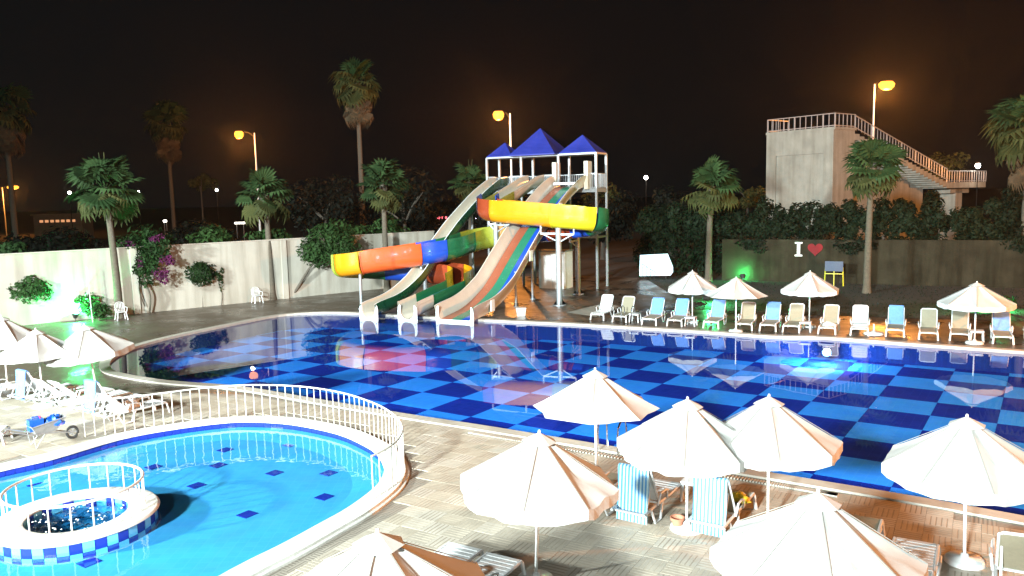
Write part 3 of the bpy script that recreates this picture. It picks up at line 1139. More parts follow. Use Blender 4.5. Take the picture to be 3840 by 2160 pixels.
# slide tower
tw = thing('slide_tower', 'steel slide tower with railed platform and three blue pyramid roofs', 'tower')
PT, BM = 6.35, 8.62
TWID, TDEP = 7.9, 1.75
tpost = []
for s in (0, 2.6, 5.3, TWID):
    for d in (0, TDEP):
        tpost.append(TO + E1 * s + E2 * d)
for p in tpost:
    MB().box((p.x, p.y, BM / 2), (.13, .13, BM), (0, 0, math.atan2(E1.y, E1.x))).build('post', M_STEEL, tw)
pl = MB()
c = TO + E1 * (TWID / 2) + E2 * (TDEP / 2)
pl.box((c.x, c.y, PT), (TWID + .1, TDEP + .1, .12), (0, 0, math.atan2(E1.y, E1.x)))
pl.build('platform', M_STEEL, tw)
for z, nm in ((BM, 'roof_beam'), (PT - .12, 'floor_beam'), (3.3, 'cross_beam')):
    for a, b in ((TO, TO + E1 * TWID), (TO + E2 * TDEP, TO + E1 * TWID + E2 * TDEP), (TO, TO + E2 * TDEP), (TO + E1 * TWID, TO + E1 * TWID + E2 * TDEP)):
        if nm == 'cross_beam' and (b - a).length > 4:
            a, b = a, a + (b - a) * .34
        MB().bar(a + Vector((0, 0, z)), b + Vector((0, 0, z)), .09, .1).build(nm, M_STEEL, tw)


def pyramid(s0, s1_, d0, d1, z, h):
    mb = MB()
    cs = [TO + E1 * s0 + E2 * d0, TO + E1 * s1_ + E2 * d0, TO + E1 * s1_ + E2 * d1, TO + E1 * s0 + E2 * d1]
    ap = sum(cs, Vector()) / 4
    ap.z = z + h
    n = 6
    # slightly dished cloth faces
    for a, b in zip(cs, cs[1:] + cs[:1]):
        rows = []
        for i in range(n + 1):
            t = i / n
            A = Vector((a.x, a.y, z)).lerp(ap, t)
            B = Vector((b.x, b.y, z)).lerp(ap, t)
            sag = -.10 * math.sin(math.pi * t)
            rows.append([A, ((A + B) / 2) + Vector((0, 0, sag)), B])
        for i in range(n):
            for j in range(2):
                mb.add([rows[i][j], rows[i][j + 1], rows[i + 1][j + 1], rows[i + 1][j]], [(0, 1, 2, 3)])
    # thickness strip at the eave
    for a, b in zip(cs, cs[1:] + cs[:1]):
        mb.add([(a.x, a.y, z), (b.x, b.y, z), (b.x, b.y, z - .08), (a.x, a.y, z - .08)], [(0, 1, 2, 3)])
    mb.build('roof', M_ROOF, tw, smooth=False)


pyramid(0, 2.55, -.03, TDEP + .05, BM + .1, 1.15)
pyramid(2.65, 5.95, -.5, TDEP + .6, BM + .1, 1.75)
pyramid(6.0, TWID, -.03, TDEP + .05, BM + .1, .95)


def rail_run(a, b, root, hgt=1.0, step=.13, z=PT):
    L = (b - a).length
    n = max(2, int(L / step))
    d = (b - a) / n
    for zz in (.12, hgt):
        MB().bar(a + Vector((0, 0, z + zz)), b + Vector((0, 0, z + zz)), .04, .04).build('rail', M_STEEL, root)
    for i in range(n + 1):
        p = a + d * i
        ob('baluster', BAL, root, (p.x, p.y, z + .08))


BAL = MB().box((0, 0, .46), (.022, .022, .92)).mesh('baluster', M_STEEL)
rail_run(TO + E2 * TDEP, TO + E1 * TWID + E2 * TDEP, tw)
rail_run(TO, TO + E2 * TDEP, tw)
rail_run(TO + E1 * TWID, TO + E1 * TWID + E2 * TDEP, tw)
rail_run(TO, TO + E1 * .55, tw)
rail_run(TO + E1 * 2.75, TO + E1 * 3.6, tw)
rail_run(TO + E1 * 4.9, TO + E1 * 6.2, tw)
rail_run(TO + E1 * 7.3, TO + E1 * TWID, tw)
# pump cabinet under the tower
pcab = thing('pump_cabinet', 'grey-white pump cabinet standing under the slide tower', 'cabinet', (2.9, 52.3, 0), R(-28))
MB().box((0, 0, 1.2), (1.9, 1.2, 2.4)).build('cabinet_body', M_FLANGE, pcab)
MB().box((-.48, -.62, 1.15), (.86, .04, 2.1)).build('cabinet_door', M_FLANGE, pcab)
MB().box((.48, -.62, 1.15), (.86, .04, 2.1)).build('cabinet_door', M_FLANGE, pcab)
MB().box((0, 0, 2.44), (2.0, 1.3, .08)).build('cabinet_lid', M_STEEL, pcab)

# ------------------------------------------------------------------ umbrellas
UR, URISE, UZ = 1.24, .76, 1.62


def umbrella_meshes(valance, wrinkle, seed, name='canopy_panel'):
    r2 = random.Random(seed)
    panels = []
    for k in range(8):
        a0, a1 = 2 * math.pi * k / 8, 2 * math.pi * (k + 1) / 8
        mb = MB()
        nr, na = 6, 6
        ph = r2.uniform(0, 6)
        grid = []
        for i in range(nr + 1):
            t = i / nr
            row = []
            for j in range(na + 1):
                s = j / na
                a = a0 + (a1 - a0) * s
                cr = math.cos(math.pi / 8) / math.cos(a - (a0 + a1) / 2)     # straight edge between ribs
                bow = 1 - (0 if valance else .05) * math.sin(math.pi * s)
                rad = UR * t * cr / math.cos(math.pi / 8) * (math.cos(math.pi / 8)) * (1.0 if valance else 1.06) * (1 + (bow - 1) * t)
                z = URISE * (1 - t) ** 1.08 - .05 * math.sin(math.pi * s) * math.sin(math.pi * min(1, t * 1.1)) - .02 * math.sin(math.pi * s) * t
                z += wrinkle * .035 * math.sin(9 * s + ph) * math.sin(5 * t + ph) * t * (1 - .3 * t) * math.sin(math.pi * s)
                row.append(Vector((rad * math.cos(a), rad * math.sin(a), z)))
            grid.append(row)
        vs_ = [p for row in grid for p in row]
        fs_ = [(i * (na + 1) + j, (i + 1) * (na + 1) + j, (i + 1) * (na + 1) + j + 1, i * (na + 1) + j + 1) for i in range(nr) for j in range(na)]
        mb.add(vs_, fs_)
        panels.append((mb, [row[:] for row in grid][-1]))
    flaps = []
    if valance:
        for mb, edge_ in panels:
            fb = MB()
            nn = len(edge_)
            for j in range(nn - 1):
                p, q = edge_[j], edge_[j + 1]
                dp = .19 - .035 * (1 - math.sin(math.pi * j / (nn - 1)))
                dq = .19 - .035 * (1 - math.sin(math.pi * (j + 1) / (nn - 1)))
                op, oq = p.normalized() * .012 * math.sin(j * 2.1), q.normalized() * .012 * math.sin((j + 1) * 2.1)
                fb.add([p, q, q + Vector((oq.x, oq.y, -dq)), p + Vector((op.x, op.y, -dp))], [(0, 3, 2, 1)])
            flaps.append(fb)
    return [m.mesh(name, M_CANVAS) for m, e_ in panels], [fb.mesh('valance', M_CANVAS) for fb in flaps]


for nm in ('canvas',):
    pass


def smoothed(meshes):
    for m in meshes:
        m.shade_smooth()
    return meshes


U_SETS = {}
for key, (val, wr, sd) in dict(v1=(True, 1.0, 3), v2=(True, 2.2, 8), n1=(False, .6, 5)).items():
    a_, b_ = umbrella_meshes(val, wr, sd)
    U_SETS[key] = (smoothed(a_), b_)
vent = MB()
for k in range(8):
    a0, a1 = 2 * math.pi * k / 8, 2 * math.pi * (k + 1) / 8
    vent.add([(0, 0, URISE + .012), (.27 * math.cos(a0), .27 * math.sin(a0), URISE - .128), (.27 * math.cos(a1), .27 * math.sin(a1), URISE - .128)], [(0, 1, 2)])
VENT = vent.mesh('vent_cap', M_CANVAS)
FIN = MB().lathe([(0, URISE + .055), (.018, URISE + .045), (.024, URISE + .02), (.02, URISE)], 10).mesh('finial', M_WHITE_PLASTIC)
UPOLE = MB().tube([(0, 0, .05), (0, 0, UZ + URISE)], .026, 10).mesh('pole', M_POLE)
RIB = MB().bar((0.03, 0, URISE - .05), (UR * .95, 0, -.03), .016, .02).mesh('rib', M_STEEL)
SEAM = MB().bar((0.05, 0, URISE * .945 + .012), (UR * .99, 0, .012), .022, .008).mesh('seam', M_SEAM)
UBASE = MB().lathe([(0, .16), (.05, .16), (.07, .10), (.26, .085), (.29, .06), (.30, .0)], 20).mesh('base', M_WHITE_PLASTIC)
for m in (UPOLE, UBASE, FIN):
    m.shade_smooth()


def umbrella(loc, label, group, key='v1', tilt=(0, 0), rz=0.0, dz=0.0, sc=1.0, base=True):
    root = thing('sun_umbrella', label, 'umbrella', loc, rz, group)
    root.rotation_euler = (tilt[0], tilt[1], rz)
    root.scale = (sc, sc, 1)
    pan, fl = U_SETS[key]
    for k, m in enumerate(pan):
        o = ob('canopy_panel', m, root, (0, 0, UZ + dz))
        if fl:
            ob('valance', fl[k], o)
        ob('seam', SEAM, o, None, (0, 0, 2 * math.pi * k / 8))
        ob('rib', RIB, root, (0, 0, UZ + dz), (0, 0, 2 * math.pi * k / 8))
    ob('vent_cap', VENT, root, (0, 0, UZ + dz + .02))
    ob('finial', FIN, root, (0, 0, UZ + dz + .02))
    ob('pole', UPOLE, root, (0, 0, 0), None, (1, 1, (UZ + URISE + dz) / (UZ + URISE)))
    if base:
        ob('base', UBASE, root)
    return root


def ufoot(u, v, top=UZ + URISE + .08):
    p = at(u, v, top)
    return (p.x, p.y, 0.012)


GU_N, GU_F, GU_L = 'umbrellas on the near terrace', 'umbrellas behind the far pool edge', 'umbrellas at the left of the pool'
umbrella(ufoot(1497, 925), 'white umbrella without a hanging flap, alone at the pool edge by the near ladder', GU_N, 'n1', rz=R(35))
umbrella(ufoot(1728, 995), 'white umbrella with crumpled top touching its neighbour, left one of the touching pair', GU_N, 'v2', tilt=(R(1.5), R(-1)), rz=R(30))
umbrella(ufoot(1936, 993), 'white umbrella right one of the touching pair before the checkered water', GU_N, 'v1', tilt=(R(-1), R(1)), rz=R(35))
umbrella(ufoot(2442, 1040), 'white umbrella cut by the right picture edge above a round base', GU_N, 'v1', tilt=(R(1), R(-1.5)), rz=R(-13))
umbrella(ufoot(1340, 1080), 'big white umbrella in front centre, its right panel folded and lit orange', GU_N, 'v2', tilt=(R(2), R(1.5)), rz=R(33))
umbrella(ufoot(2053, 1232), 'nearest white umbrella at the bottom right beside the striped towels', GU_N, 'v2', tilt=(R(0), R(1)), rz=R(33))
umbrella(ufoot(950, 1330), 'white umbrella cut by the bottom edge, left of the front centre pole', GU_N, 'v1', rz=R(40), sc=1.08)
umbrella(ufoot(1742, 679), 'far cream umbrella with flap, leftmost behind the far pool edge', GU_F, 'v1', rz=R(10), sc=.95)
umbrella(ufoot(1852, 692), 'far flatter umbrella without flap beside the leftmost far one', GU_F, 'n1', rz=R(25), dz=-.05)
umbrella(ufoot(2038, 683), 'far cream umbrella with flap in front of the blue board', GU_F, 'v1', rz=R(-5), dz=.05)
umbrella(ufoot(2458, 704), 'far wide cream umbrella at the right end of the lounger row', GU_F, 'v1', rz=R(16), dz=-.05, sc=1.06)
umbrella(ufoot(2, 792), 'white umbrella cut by the left picture edge', GU_L, 'v1', rz=R(6))
umbrella(ufoot(93, 822), 'white umbrella without flap, middle of the three at the left', GU_L, 'n1', rz=R(30), tilt=(0, R(-1)), dz=-.03)
umbrella(ufoot(232, 811), 'leaning white umbrella with flap, right one of the three at the left', GU_L, 'v1', rz=R(14), tilt=(R(2), R(-5)), sc=1.05)

# ------------------------------------------------------------------ loungers
def lounger_proto(back_deg, style):
    root = ob('sun_lounger', None)
    fr = MB()
    for sx in (-1, 1):
        fr.tube([(sx * .31, .0, .27), (sx * .31, .05, .33), (sx * .31, .6, .32), (sx * .31, 1.1, .33), (sx * .31, 1.86, .33)], .028, 6)
    fr.tube([(-.31, .0, .27), (-.2, -.01, .285), (0, -.015, .29), (.2, -.01, .285), (.31, .0, .27)], .03, 6)
    fr.bar((-.3, 1.12, .32), (.3, 1.12, .32), .04, .035)
    fr.bar((-.3, 1.8, .32), (.3, 1.8, .32), .04, .035)
    fr.build('frame', M_WHITE_PLASTIC, root, smooth=True)
    leg = MB()
    for sx, y0, y1 in ((-1, .03, -.03), (1, .03, -.03)):
        leg = MB().bar((sx * .31, y0, .30), (sx * .335, y1, .0), .055, .04)
        leg.build('leg', M_WHITE_PLASTIC, root)
    for sx in (-1, 1):
        lg = MB().tube([(sx * .31, .98, .32), (sx * .325, 1.13, .03), (sx * .325, 1.36, .03), (sx * .31, 1.52, .32)], .026, 6)
        lg.build('leg', M_WHITE_PLASTIC, root, smooth=True)
    for sx in (-1, 1):
        ar = MB().tube([(sx * .34, .82, .33), (sx * .37, .86, .50), (sx * .37, 1.0, .545), (sx * .37, 1.2, .54), (sx * .345, 1.28, .33)], .022, 6)
        ar.build('armrest', M_WHITE_PLASTIC, root, smooth=True)
    a = R(back_deg)
    by, bz = 1.1, .34
    bk = ob('backrest', None, root)
    L = .82
    pt = lambda s, x, o=0: (x, by + math.cos(a) * s - math.sin(a) * o, bz + math.sin(a) * s + math.cos(a) * o)
    if style == 'sling':
        st = MB()
        n = 8
        for i in range(n):
            y0, y1 = .04 + i * 1.04 / n, .04 + (i + 1) * 1.04 / n
            z = lambda y: .345 - .03 * math.sin(math.pi * (y - .04) / 1.04)
            st.add([(-.29, y0, z(y0)), (.29, y0, z(y0)), (.29, y1, z(y1)), (-.29, y1, z(y1)), (-.29, y0, z(y0) - .012), (.29, y0, z(y0) - .012), (.29, y1, z(y1) - .012), (-.29, y1, z(y1) - .012)],
                   [(0, 1, 2, 3), (7, 6, 5, 4), (0, 4, 5, 1), (2, 6, 7, 3), (1, 5, 6, 2), (3, 7, 4, 0)])
        st.build('seat_sling', M_BEIGE, root)
        bs = MB()
        bs.add([pt(0, -.28), pt(0, .28), pt(L, .28), pt(L, -.28), pt(0, -.28, -.015), pt(0, .28, -.015), pt(L, .28, -.015), pt(L, -.28, -.015)], [(0, 1, 2, 3), (7, 6, 5, 4), (0, 4, 5, 1), (2, 6, 7, 3), (1, 5, 6, 2), (3, 7, 4, 0)])
        me = bs.mesh('backrest', M_BEIGE)
    else:
        sl = MB().box((0, 0, 0), (.57, .085, .016)).mesh('slat', M_WHITE_PLASTIC)
        for i in range(10):
            ob('slat', sl, root, (0, .09 + i * .104, .345 - .02 * math.sin(math.pi * i / 10)))
        bs = MB()
        bs.add([pt(.03, -.26), pt(.03, .26), pt(L, .26), pt(L, -.26), pt(.03, -.26, -.015), pt(.03, .26, -.015), pt(L, .26, -.015), pt(L, -.26, -.015)], [(0, 1, 2, 3), (7, 6, 5, 4), (0, 4, 5, 1), (2, 6, 7, 3), (1, 5, 6, 2), (3, 7, 4, 0)])
        me = bs.mesh('backrest', M_WHITE_PLASTIC)
    bpy.data.objects.remove(bk)
    bk = ob('backrest', me, root)
    bf = MB()
    bf.tube([pt(0, -.29), pt(L - .05, -.29), pt(L, -.24), pt(L + .01, 0), pt(L, .24), pt(L - .05, .29), pt(0, .29)], .024, 6)
    bf.build('backrest_frame', M_WHITE_PLASTIC, bk, smooth=True)
    if style == 'slat':
        for i in range(5):
            g = MB().box((0, 0, 0), (.44, .012, .008)).mesh('slot', M_DARKLENS)
            s = .17 + i * .13
            p = pt(s, 0, .003)
            ob('slot', g, bk, p, (a, 0, 0))
    if back_deg > 8:
        for sx in (-1, 1):
            sb = MB()
            q = pt(.52, sx * .25, -.02)
            sb.bar(q, (sx * .25, by + math.cos(a) * .52 + .22, .33), .03, .03)
            sb.build('prop', M_WHITE_PLASTIC, bk)
    return root


PROTO = {('sling', 58): lounger_proto(58, 'sling'), ('slat', 58): lounger_proto(60, 'slat'), ('sling', 3): lounger_proto(4, 'sling'), ('slat', 40): lounger_proto(42, 'slat'), ('slat', 3): lounger_proto(4, 'slat')}
USED = set()


def lounger(foot, hd, label, group, key):
    pr_ = PROTO[key]
    if key in USED:
        o = copy_tree(pr_)
    else:
        o = pr_
        USED.add(key)
    o.location = (foot[0], foot[1], foot[2] if len(foot) > 2 else .014)
    o.rotation_euler = (0, 0, rotz_for(hd))
    tag(o, label, 'lounger', group)
    return o


def towel(foot, hd, label, group, m, deg=58, front=.75, back=.75, w=.56, name='towel', off=0.0):
    """towel laid over a raised backrest: front on the sling, back hanging"""
    a = R(deg)
    L = .82
    by, bz = 1.1, .34
    mb = MB()
    prof = []
    n = 9
    for i in range(n + 1):
        s = L * (1 - front) + (L * front) * i / n
        prof.append((by + math.cos(a) * s - math.sin(a) * .03, bz + math.sin(a) * s + math.cos(a) * .03))
    ty, tz = by + math.cos(a) * L, bz + math.sin(a) * L
    prof.append((ty + .01, tz + .055))
    prof.append((ty + .06, tz + .035))
    for i in range(n + 1):
        t = i / n
        prof.append((ty + .075 + .10 * t * back, tz - back * t))
    nx = 10
    vs_ = []
    for i, (y, z) in enumerate(prof):
        for j in range(nx + 1):
            x = -w / 2 + w * j / nx
            wob = .008 * math.sin(j * 2.3 + i * .4) * (1 if i > n else .3)
            vs_.append((x + off + .006 * math.sin(i * .7), y + wob, z))
    k = len(prof)
    fs_ = [(i * (nx + 1) + j, i * (nx + 1) + j + 1, (i + 1) * (nx + 1) + j + 1, (i + 1) * (nx + 1) + j) for i in range(k - 1) for j in range(nx)]
    mb.add(vs_, fs_)
    o = mb.build(name, m, None, smooth=True)
    o.location = (foot[0], foot[1], .014)
    o.rotation_euler = (0, 0, rotz_for(hd))
    sm = o.modifiers.new('thick', 'SOLIDIFY')
    sm.thickness = .012
    tag(o, label, 'towel', group)
    return o


def heap(loc, r, m, name, label, cat, seed, flat=.45):
    """crumpled cloth lying in a heap"""
    r2 = random.Random(seed)
    mb = MB()
    nu, nv = 16, 8
    vs_ = []
    for i in range(nv + 1):
        ph = math.pi / 2 * i / nv
        for j in range(nu):
            th = 2 * math.pi * j / nu
            rr = r * (1 + .22 * math.sin(3 * th + seed) * math.cos(ph) + .12 * math.sin(7 * th + 2 * i))
            vs_.append((rr * math.cos(th) * math.cos(ph), rr * 1.2 * math.sin(th) * math.cos(ph), r * flat * math.sin(ph) * (1 + .25 * math.sin(4 * th + i))))
    fs_ = [(i * nu + j, i * nu + (j + 1) % nu, (i + 1) * nu + (j + 1) % nu, (i + 1) * nu + j) for i in range(nv) for j in range(nu)]
    mb.add(vs_, fs_)
    o = mb.build(name, m, None, smooth=True)
    o.location = loc
    return tag(o, label, cat)


HF = (.45, .89)
HN = (-.54, -.84)
GF = 'loungers in the far row'
far = [([4.05, 37.96], 'slat', 'white slatted lounger at the left end of the far row', None),
       ([5.01, 37.17], 'sling', 'beige lounger second from the left in the far row', None),
       ([6.22, 36.12], 'sling', 'far lounger with blue towel behind the far pool ladder', 'blue towel on the lounger behind the far pool ladder'),
       ([7.28, 35.62], 'sling', 'far lounger with blue towel, just left of the leftmost far umbrella pole', 'blue towel with a dark item, left of the leftmost far umbrella pole'),
       ([8.74, 34.88], 'sling', 'far lounger with blue towel between the first two far umbrella poles', 'blue towel between the first two far umbrella poles'),
       ([9.99, 34.15], 'sling', 'beige far lounger right of the flat far umbrella pole', None),
       ([10.89, 33.76], 'sling', 'far lounger with blue towel between two bare beige loungers', 'blue towel hung between two bare beige far loungers'),
       ([11.75, 33.37], 'sling', 'beige far lounger just left of the third far umbrella pole', None),
       ([13.01, 32.72], 'sling', 'beige far lounger with a crumpled white towel on its seat', None),
       ([14.17, 32.28], 'slat', 'white slatted lounger alone above the bright pool lamp', None),
       ([15.41, 31.83], 'sling', 'far lounger with blue towel beside an empty umbrella base', 'blue towel on the far lounger beside an empty umbrella base'),
       ([16.33, 31.0], 'sling', 'bare beige far lounger, left of the two by the right far umbrella', None),
       ([17.34, 30.61], 'sling', 'bare beige far lounger touching the table under the right far umbrella', None),
       ([18.53, 29.79], 'sling', 'far lounger with blue towel right of the right far umbrella pole', 'blue towel near the right picture edge in the far row'),
       ([19.6, 29.25], 'sling', 'far lounger cut by the right picture edge', None)]
for i, (p, st, lab, tw_) in enumerate(far):
    h_ = (HF[0] + rnd.uniform(-.06, .06), HF[1])
    lounger(p, h_, lab, GF, (st, 58))
    if tw_:
        towel(p, h_, tw_, 'blue towels on the far loungers', M_TOWEL_PALE, 58, front=.98, back=.5 + .2 * (i % 2))
heap((13.2, 33.05, .35), .26, M_TOWEL_WHITE, 'towel', 'crumpled white towel lying on a beige far lounger seat', 'towel', 3)

GN = 'loungers on the near terrace'
n1f = (2.18, 15.70)
lounger(n1f, (-.56, -.83), 'flat beige lounger half hidden by the front centre umbrella', GN, ('sling', 3))
n2f = (2.97, 15.30)
lounger(n2f, HN, 'white slatted lounger with a striped towel over its back, left of the flower pot', GN, ('slat', 58))
towel(n2f, HN, 'blue and white striped towel left of the flower pot', 'striped towels on the near loungers', M_TOWEL, 60, front=.6, back=.95, w=.6)
n3f = (4.22, 14.72)
lounger(n3f, HN, 'beige lounger with a striped towel over its back, right of the flower pot', GN, ('sling', 58))
towel(n3f, HN, 'blue and white striped towel right of the flower pot', 'striped towels on the near loungers', M_TOWEL, 58, front=.6, back=.95, w=.6)
heap((4.1, 14.25, .36), .2, M_YELLOWP, 'bag', 'yellow bag on the lounger seat right of the flower pot', 'bag', 11)
lounger((-.84, 12.54), (-.5, -.86), 'white slatted lounger end behind the bottom left umbrella, farther one', GN, ('slat', 3))
lounger((-.2, 12.12), (-.5, -.86), 'white slatted lounger end at the bottom, left of the front centre pole', GN, ('slat', 3))
lounger((6.42, 12.33), (-.5, -.86), 'lounger end jutting out right of the nearest umbrella', GN, ('slat', 3))
lounger((7.95, 12.2), (-.5, -.86), 'beige lounger at the bottom right corner, its back turned to the viewer', GN, ('sling', 58))
lounger((6.0, 13.35), (-.5, -.86), 'lounger corner peeping out behind the nearest umbrella', GN, ('sling', 3))

GL = 'loungers at the left of the pool'
l3 = (-10.3, 22.8)
lounger(l3, HN, 'white slatted lounger with a white towel behind the curved railing', GL, ('slat', 40))
l2 = (-11.15, 23.55)
lounger(l2, HN, 'white slatted lounger with a pale blue towel above the wheelbarrow', GL, ('slat', 58))
towel(l2, HN, 'pale blue towel hanging down just above the wheelbarrow', 'pale blue towels at the left', M_TOWEL_PALE, 60, front=.5, back=.85)
l1b = (-12.7, 24.6)
lounger(l1b, HN, 'white slatted lounger without towel between the two pale blue towels', GL, ('slat', 40))
l1 = (-14.15, 25.25)
lounger(l1, HN, 'white slatted lounger with a pale blue towel at the left picture edge', GL, ('slat', 58))
towel(l1, HN, 'pale blue towel hanging at the left picture edge', 'pale blue towels at the left', M_TOWEL_PALE, 60, front=.6, back=.85)
lounger((-13.42, 24.95), (-.5, -.86), 'white slatted lounger squeezed in left of the middle left umbrella pole', GL, ('slat', 40))
lounger((-11.92, 24.1), (-.58, -.81), 'flat white slatted lounger behind the pale blue towel above the wheelbarrow', GL, ('slat', 3))
lounger((-13.15, 20.15), (-.95, -.3), 'white lounger end cut by the left edge below the wheelbarrow', GL, ('slat', 3))
heap((-10.95, 21.9, .36), .38, M_TOWEL_WHITE, 'towel', 'heaped white towel on the lounger behind the curved railing', 'towel', 5, .7)
lounger((-15.6, 25.9), HN, 'white lounger behind the left umbrella pole, mostly out of the picture', GL, ('slat', 3))

for k in list(PROTO):
    if k not in USED:
        def rm(o):
            for c in list(o.children):
                rm(c)
            bpy.data.objects.remove(o)
        rm(PROTO[k])


# side tables
def side_table(loc, label, group='white plastic side tables', rz=0.0, s=.46, h=.42):
    root = thing('side_table', label, 'table', (loc[0], loc[1], .012), rz, group)
    MB().box((0, 0, h - .015), (s, s, .03)).build('table_top', M_WHITE_PLASTIC, root)
    MB().box((0, 0, h - .05), (s - .05, s - .05, .04)).build('apron', M_WHITE_PLASTIC, root)
    for sx in (-1, 1):
        for sy in (-1, 1):
            MB().bar((sx * (s / 2 - .04), sy * (s / 2 - .04), h - .04), (sx * (s / 2 - .01), sy * (s / 2 - .01), 0), .05, .035).build('leg', M_WHITE_PLASTIC, root)
    return root


side_table((5.75, 37.2), 'white side table between the beige lounger and the far ladder', rz=R(-27))
side_table((8.05, 35.75), 'white side table at the foot of the leftmost far umbrella', rz=R(-27))
side_table((12.45, 33.6), 'white side table at the foot of the third far umbrella', rz=R(-27))
side_table((18.0, 30.6), 'white side table at the foot of the right far umbrella', rz=R(-27))
side_table((3.5, 15.1), 'white side table beside the striped towel right of the flower pot', rz=R(-31))
side_table((-13.4, 23.9), 'white side table under the middle left umbrella', rz=R(-31))
ubs = thing('umbrella_base', 'empty white umbrella base with a short stub in the far row', 'umbrella base', (14.9, 32.6, .012))
ob('base_disc', UBASE, ubs, scale=(1.3, 1.3, 1))
MB().tube([(0, 0, .1), (0, 0, .42)], .03, 8).build('stub', M_POLE, ubs)

# flower pot
pot = thing('flower_pot', 'empty terracotta flower pot between the two striped towels', 'flower pot', (2.86, 13.74, .016))
pot.scale = (.56, .56, .60)
MB().lathe([(0, .0), (.13, 0), (.19, .30), (.225, .30), (.235, .38), (.20, .38), (.19, .30), (.17, .26)], 22).build('pot', M_POT, pot, smooth=True)
MB().lathe([(0, .25), (.175, .25)], 22).build('soil', M_SOIL, pot)
# white bucket by the far edge
bk = thing('bucket', 'white square bucket alone on the deck right of the three-lane slide', 'bucket', (.43, 40.15, .004))
bb = MB()
bb.add([(-.2, -.2, 0), (.2, -.2, 0), (.2, .2, 0), (-.2, .2, 0), (-.24, -.24, .38), (.24, -.24, .38), (.24, .24, .38), (-.24, .24, .38)], [(3, 2, 1, 0), (0, 1, 5, 4), (1, 2, 6, 5), (2, 3, 7, 6), (3, 0, 4, 7)])
bb.build('bucket_body', M_WHITE_PLASTIC, bk)
MB().box((0, 0, .39), (.52, .52, .035)).build('lid', M_WHITE_PLASTIC, bk)


# plastic garden chairs by the wall
def garden_chair(loc, rz, label):
    root = thing('garden_chair', label, 'chair', (loc[0], loc[1], 0), rz, 'white plastic chairs by the wall')
    MB().box((0, 0, .43), (.46, .44, .03)).build('seat', M_WHITE_PLASTIC, root)
    for sx in (-1, 1):
        for sy in (-1, 1):
            MB().bar((sx * .2, sy * .19, .42), (sx * .26, sy * .25, 0), .05, .04).build('leg', M_WHITE_PLASTIC, root)
        MB().tube([(sx * .23, -.22, .43), (sx * .27, -.2, .64), (sx * .27, .12, .66), (sx * .23, .22, .62)], .02, 6).build('armrest', M_WHITE_PLASTIC, root)
    arch = [(-.22, .2, .45), (-.23, .27, .8), (-.14, .29, .9), (0, .3, .93), (.14, .29, .9), (.23, .27, .8), (.22, .2, .45)]
    MB().tube(arch, .02, 6).build('back_frame', M_WHITE_PLASTIC, root)
    for i in range(5):
        x = -.15 + .075 * i
        MB().bar((x, .21, .45), (x * 1.0, .29, .88), .035, .012).build('back_slat', M_WHITE_PLASTIC, root)
    return root


garden_chair((-15.4, 48.0), R(40), 'white plastic garden chair beside the palm right of the small tree')
garden_chair((-20.75, 42.05), R(40), 'white plastic garden chair at the foot of the leftmost palm')


# pool ladders
def ladder(p, hd, label):
    root = thing('pool_ladder', label, 'ladder', (p[0], p[1], 0), rotz_for(hd), 'pool ladders')
    for sx in (-1, 1):
        x = sx * .25
        MB().tube([(x, -.42, .05), (x, -.42, .5), (x, -.38, .66), (x, -.26, .76), (x, -.1, .78), (x, .02, .72), (x, .08, .58), (x, .1, .3), (x, .1, -.6)], .022, 8).build('handrail', M_CHROME, root, smooth=True)
    for i in range(2):
        MB().box((0, .1, -.2 - .28 * i), (.5, .09, .03)).build('tread', M_CHROME, root)
    return root


ladder((5.35, 37.1), (-.45, -.89), 'steel ladder on the far pool edge')
ladder((2.35, 18.35), (.52, .85), 'steel ladder on the near pool edge below the lone umbrella')

# ------------------------------------------------------------------ railing of the paddling pool
rb = [at(215, 1102), at(330, 1090), at(430, 1076), at(530, 1062), at(640, 1055), at(760, 1060), at(860, 1078), at(940, 1108), at(990, 1140), at(1015, 1175), at(1012, 1208), at(985, 1240), at(940, 1268)]
rbs = spline([(p.x, p.y, .06) for p in rb], 10, closed=False)
rl = thing('curved_railing', 'curved white baluster railing round the back of the paddling pool', 'railing')
RH = .92
MB().tube([p + Vector((0, 0, RH)) for p in rbs], .021, 8).build('top_rail', M_RAILP, rl, smooth=True)
cumr = [0]
for a, b in zip(rbs, rbs[1:]):
    cumr.append(cumr[-1] + (b - a).length)
nb = int(cumr[-1] / .235)
BAL2 = MB().tube([(0, 0, -.03), (0, 0, RH)], .0125, 6).mesh('baluster', M_RAILP)
for i in range(nb + 1):
    s = min(cumr[-1] - 1e-4, i * cumr[-1] / nb)
    p, d = along(rbs, cumr, s)
    ob('baluster', BAL2, rl, (p.x, p.y, .06))

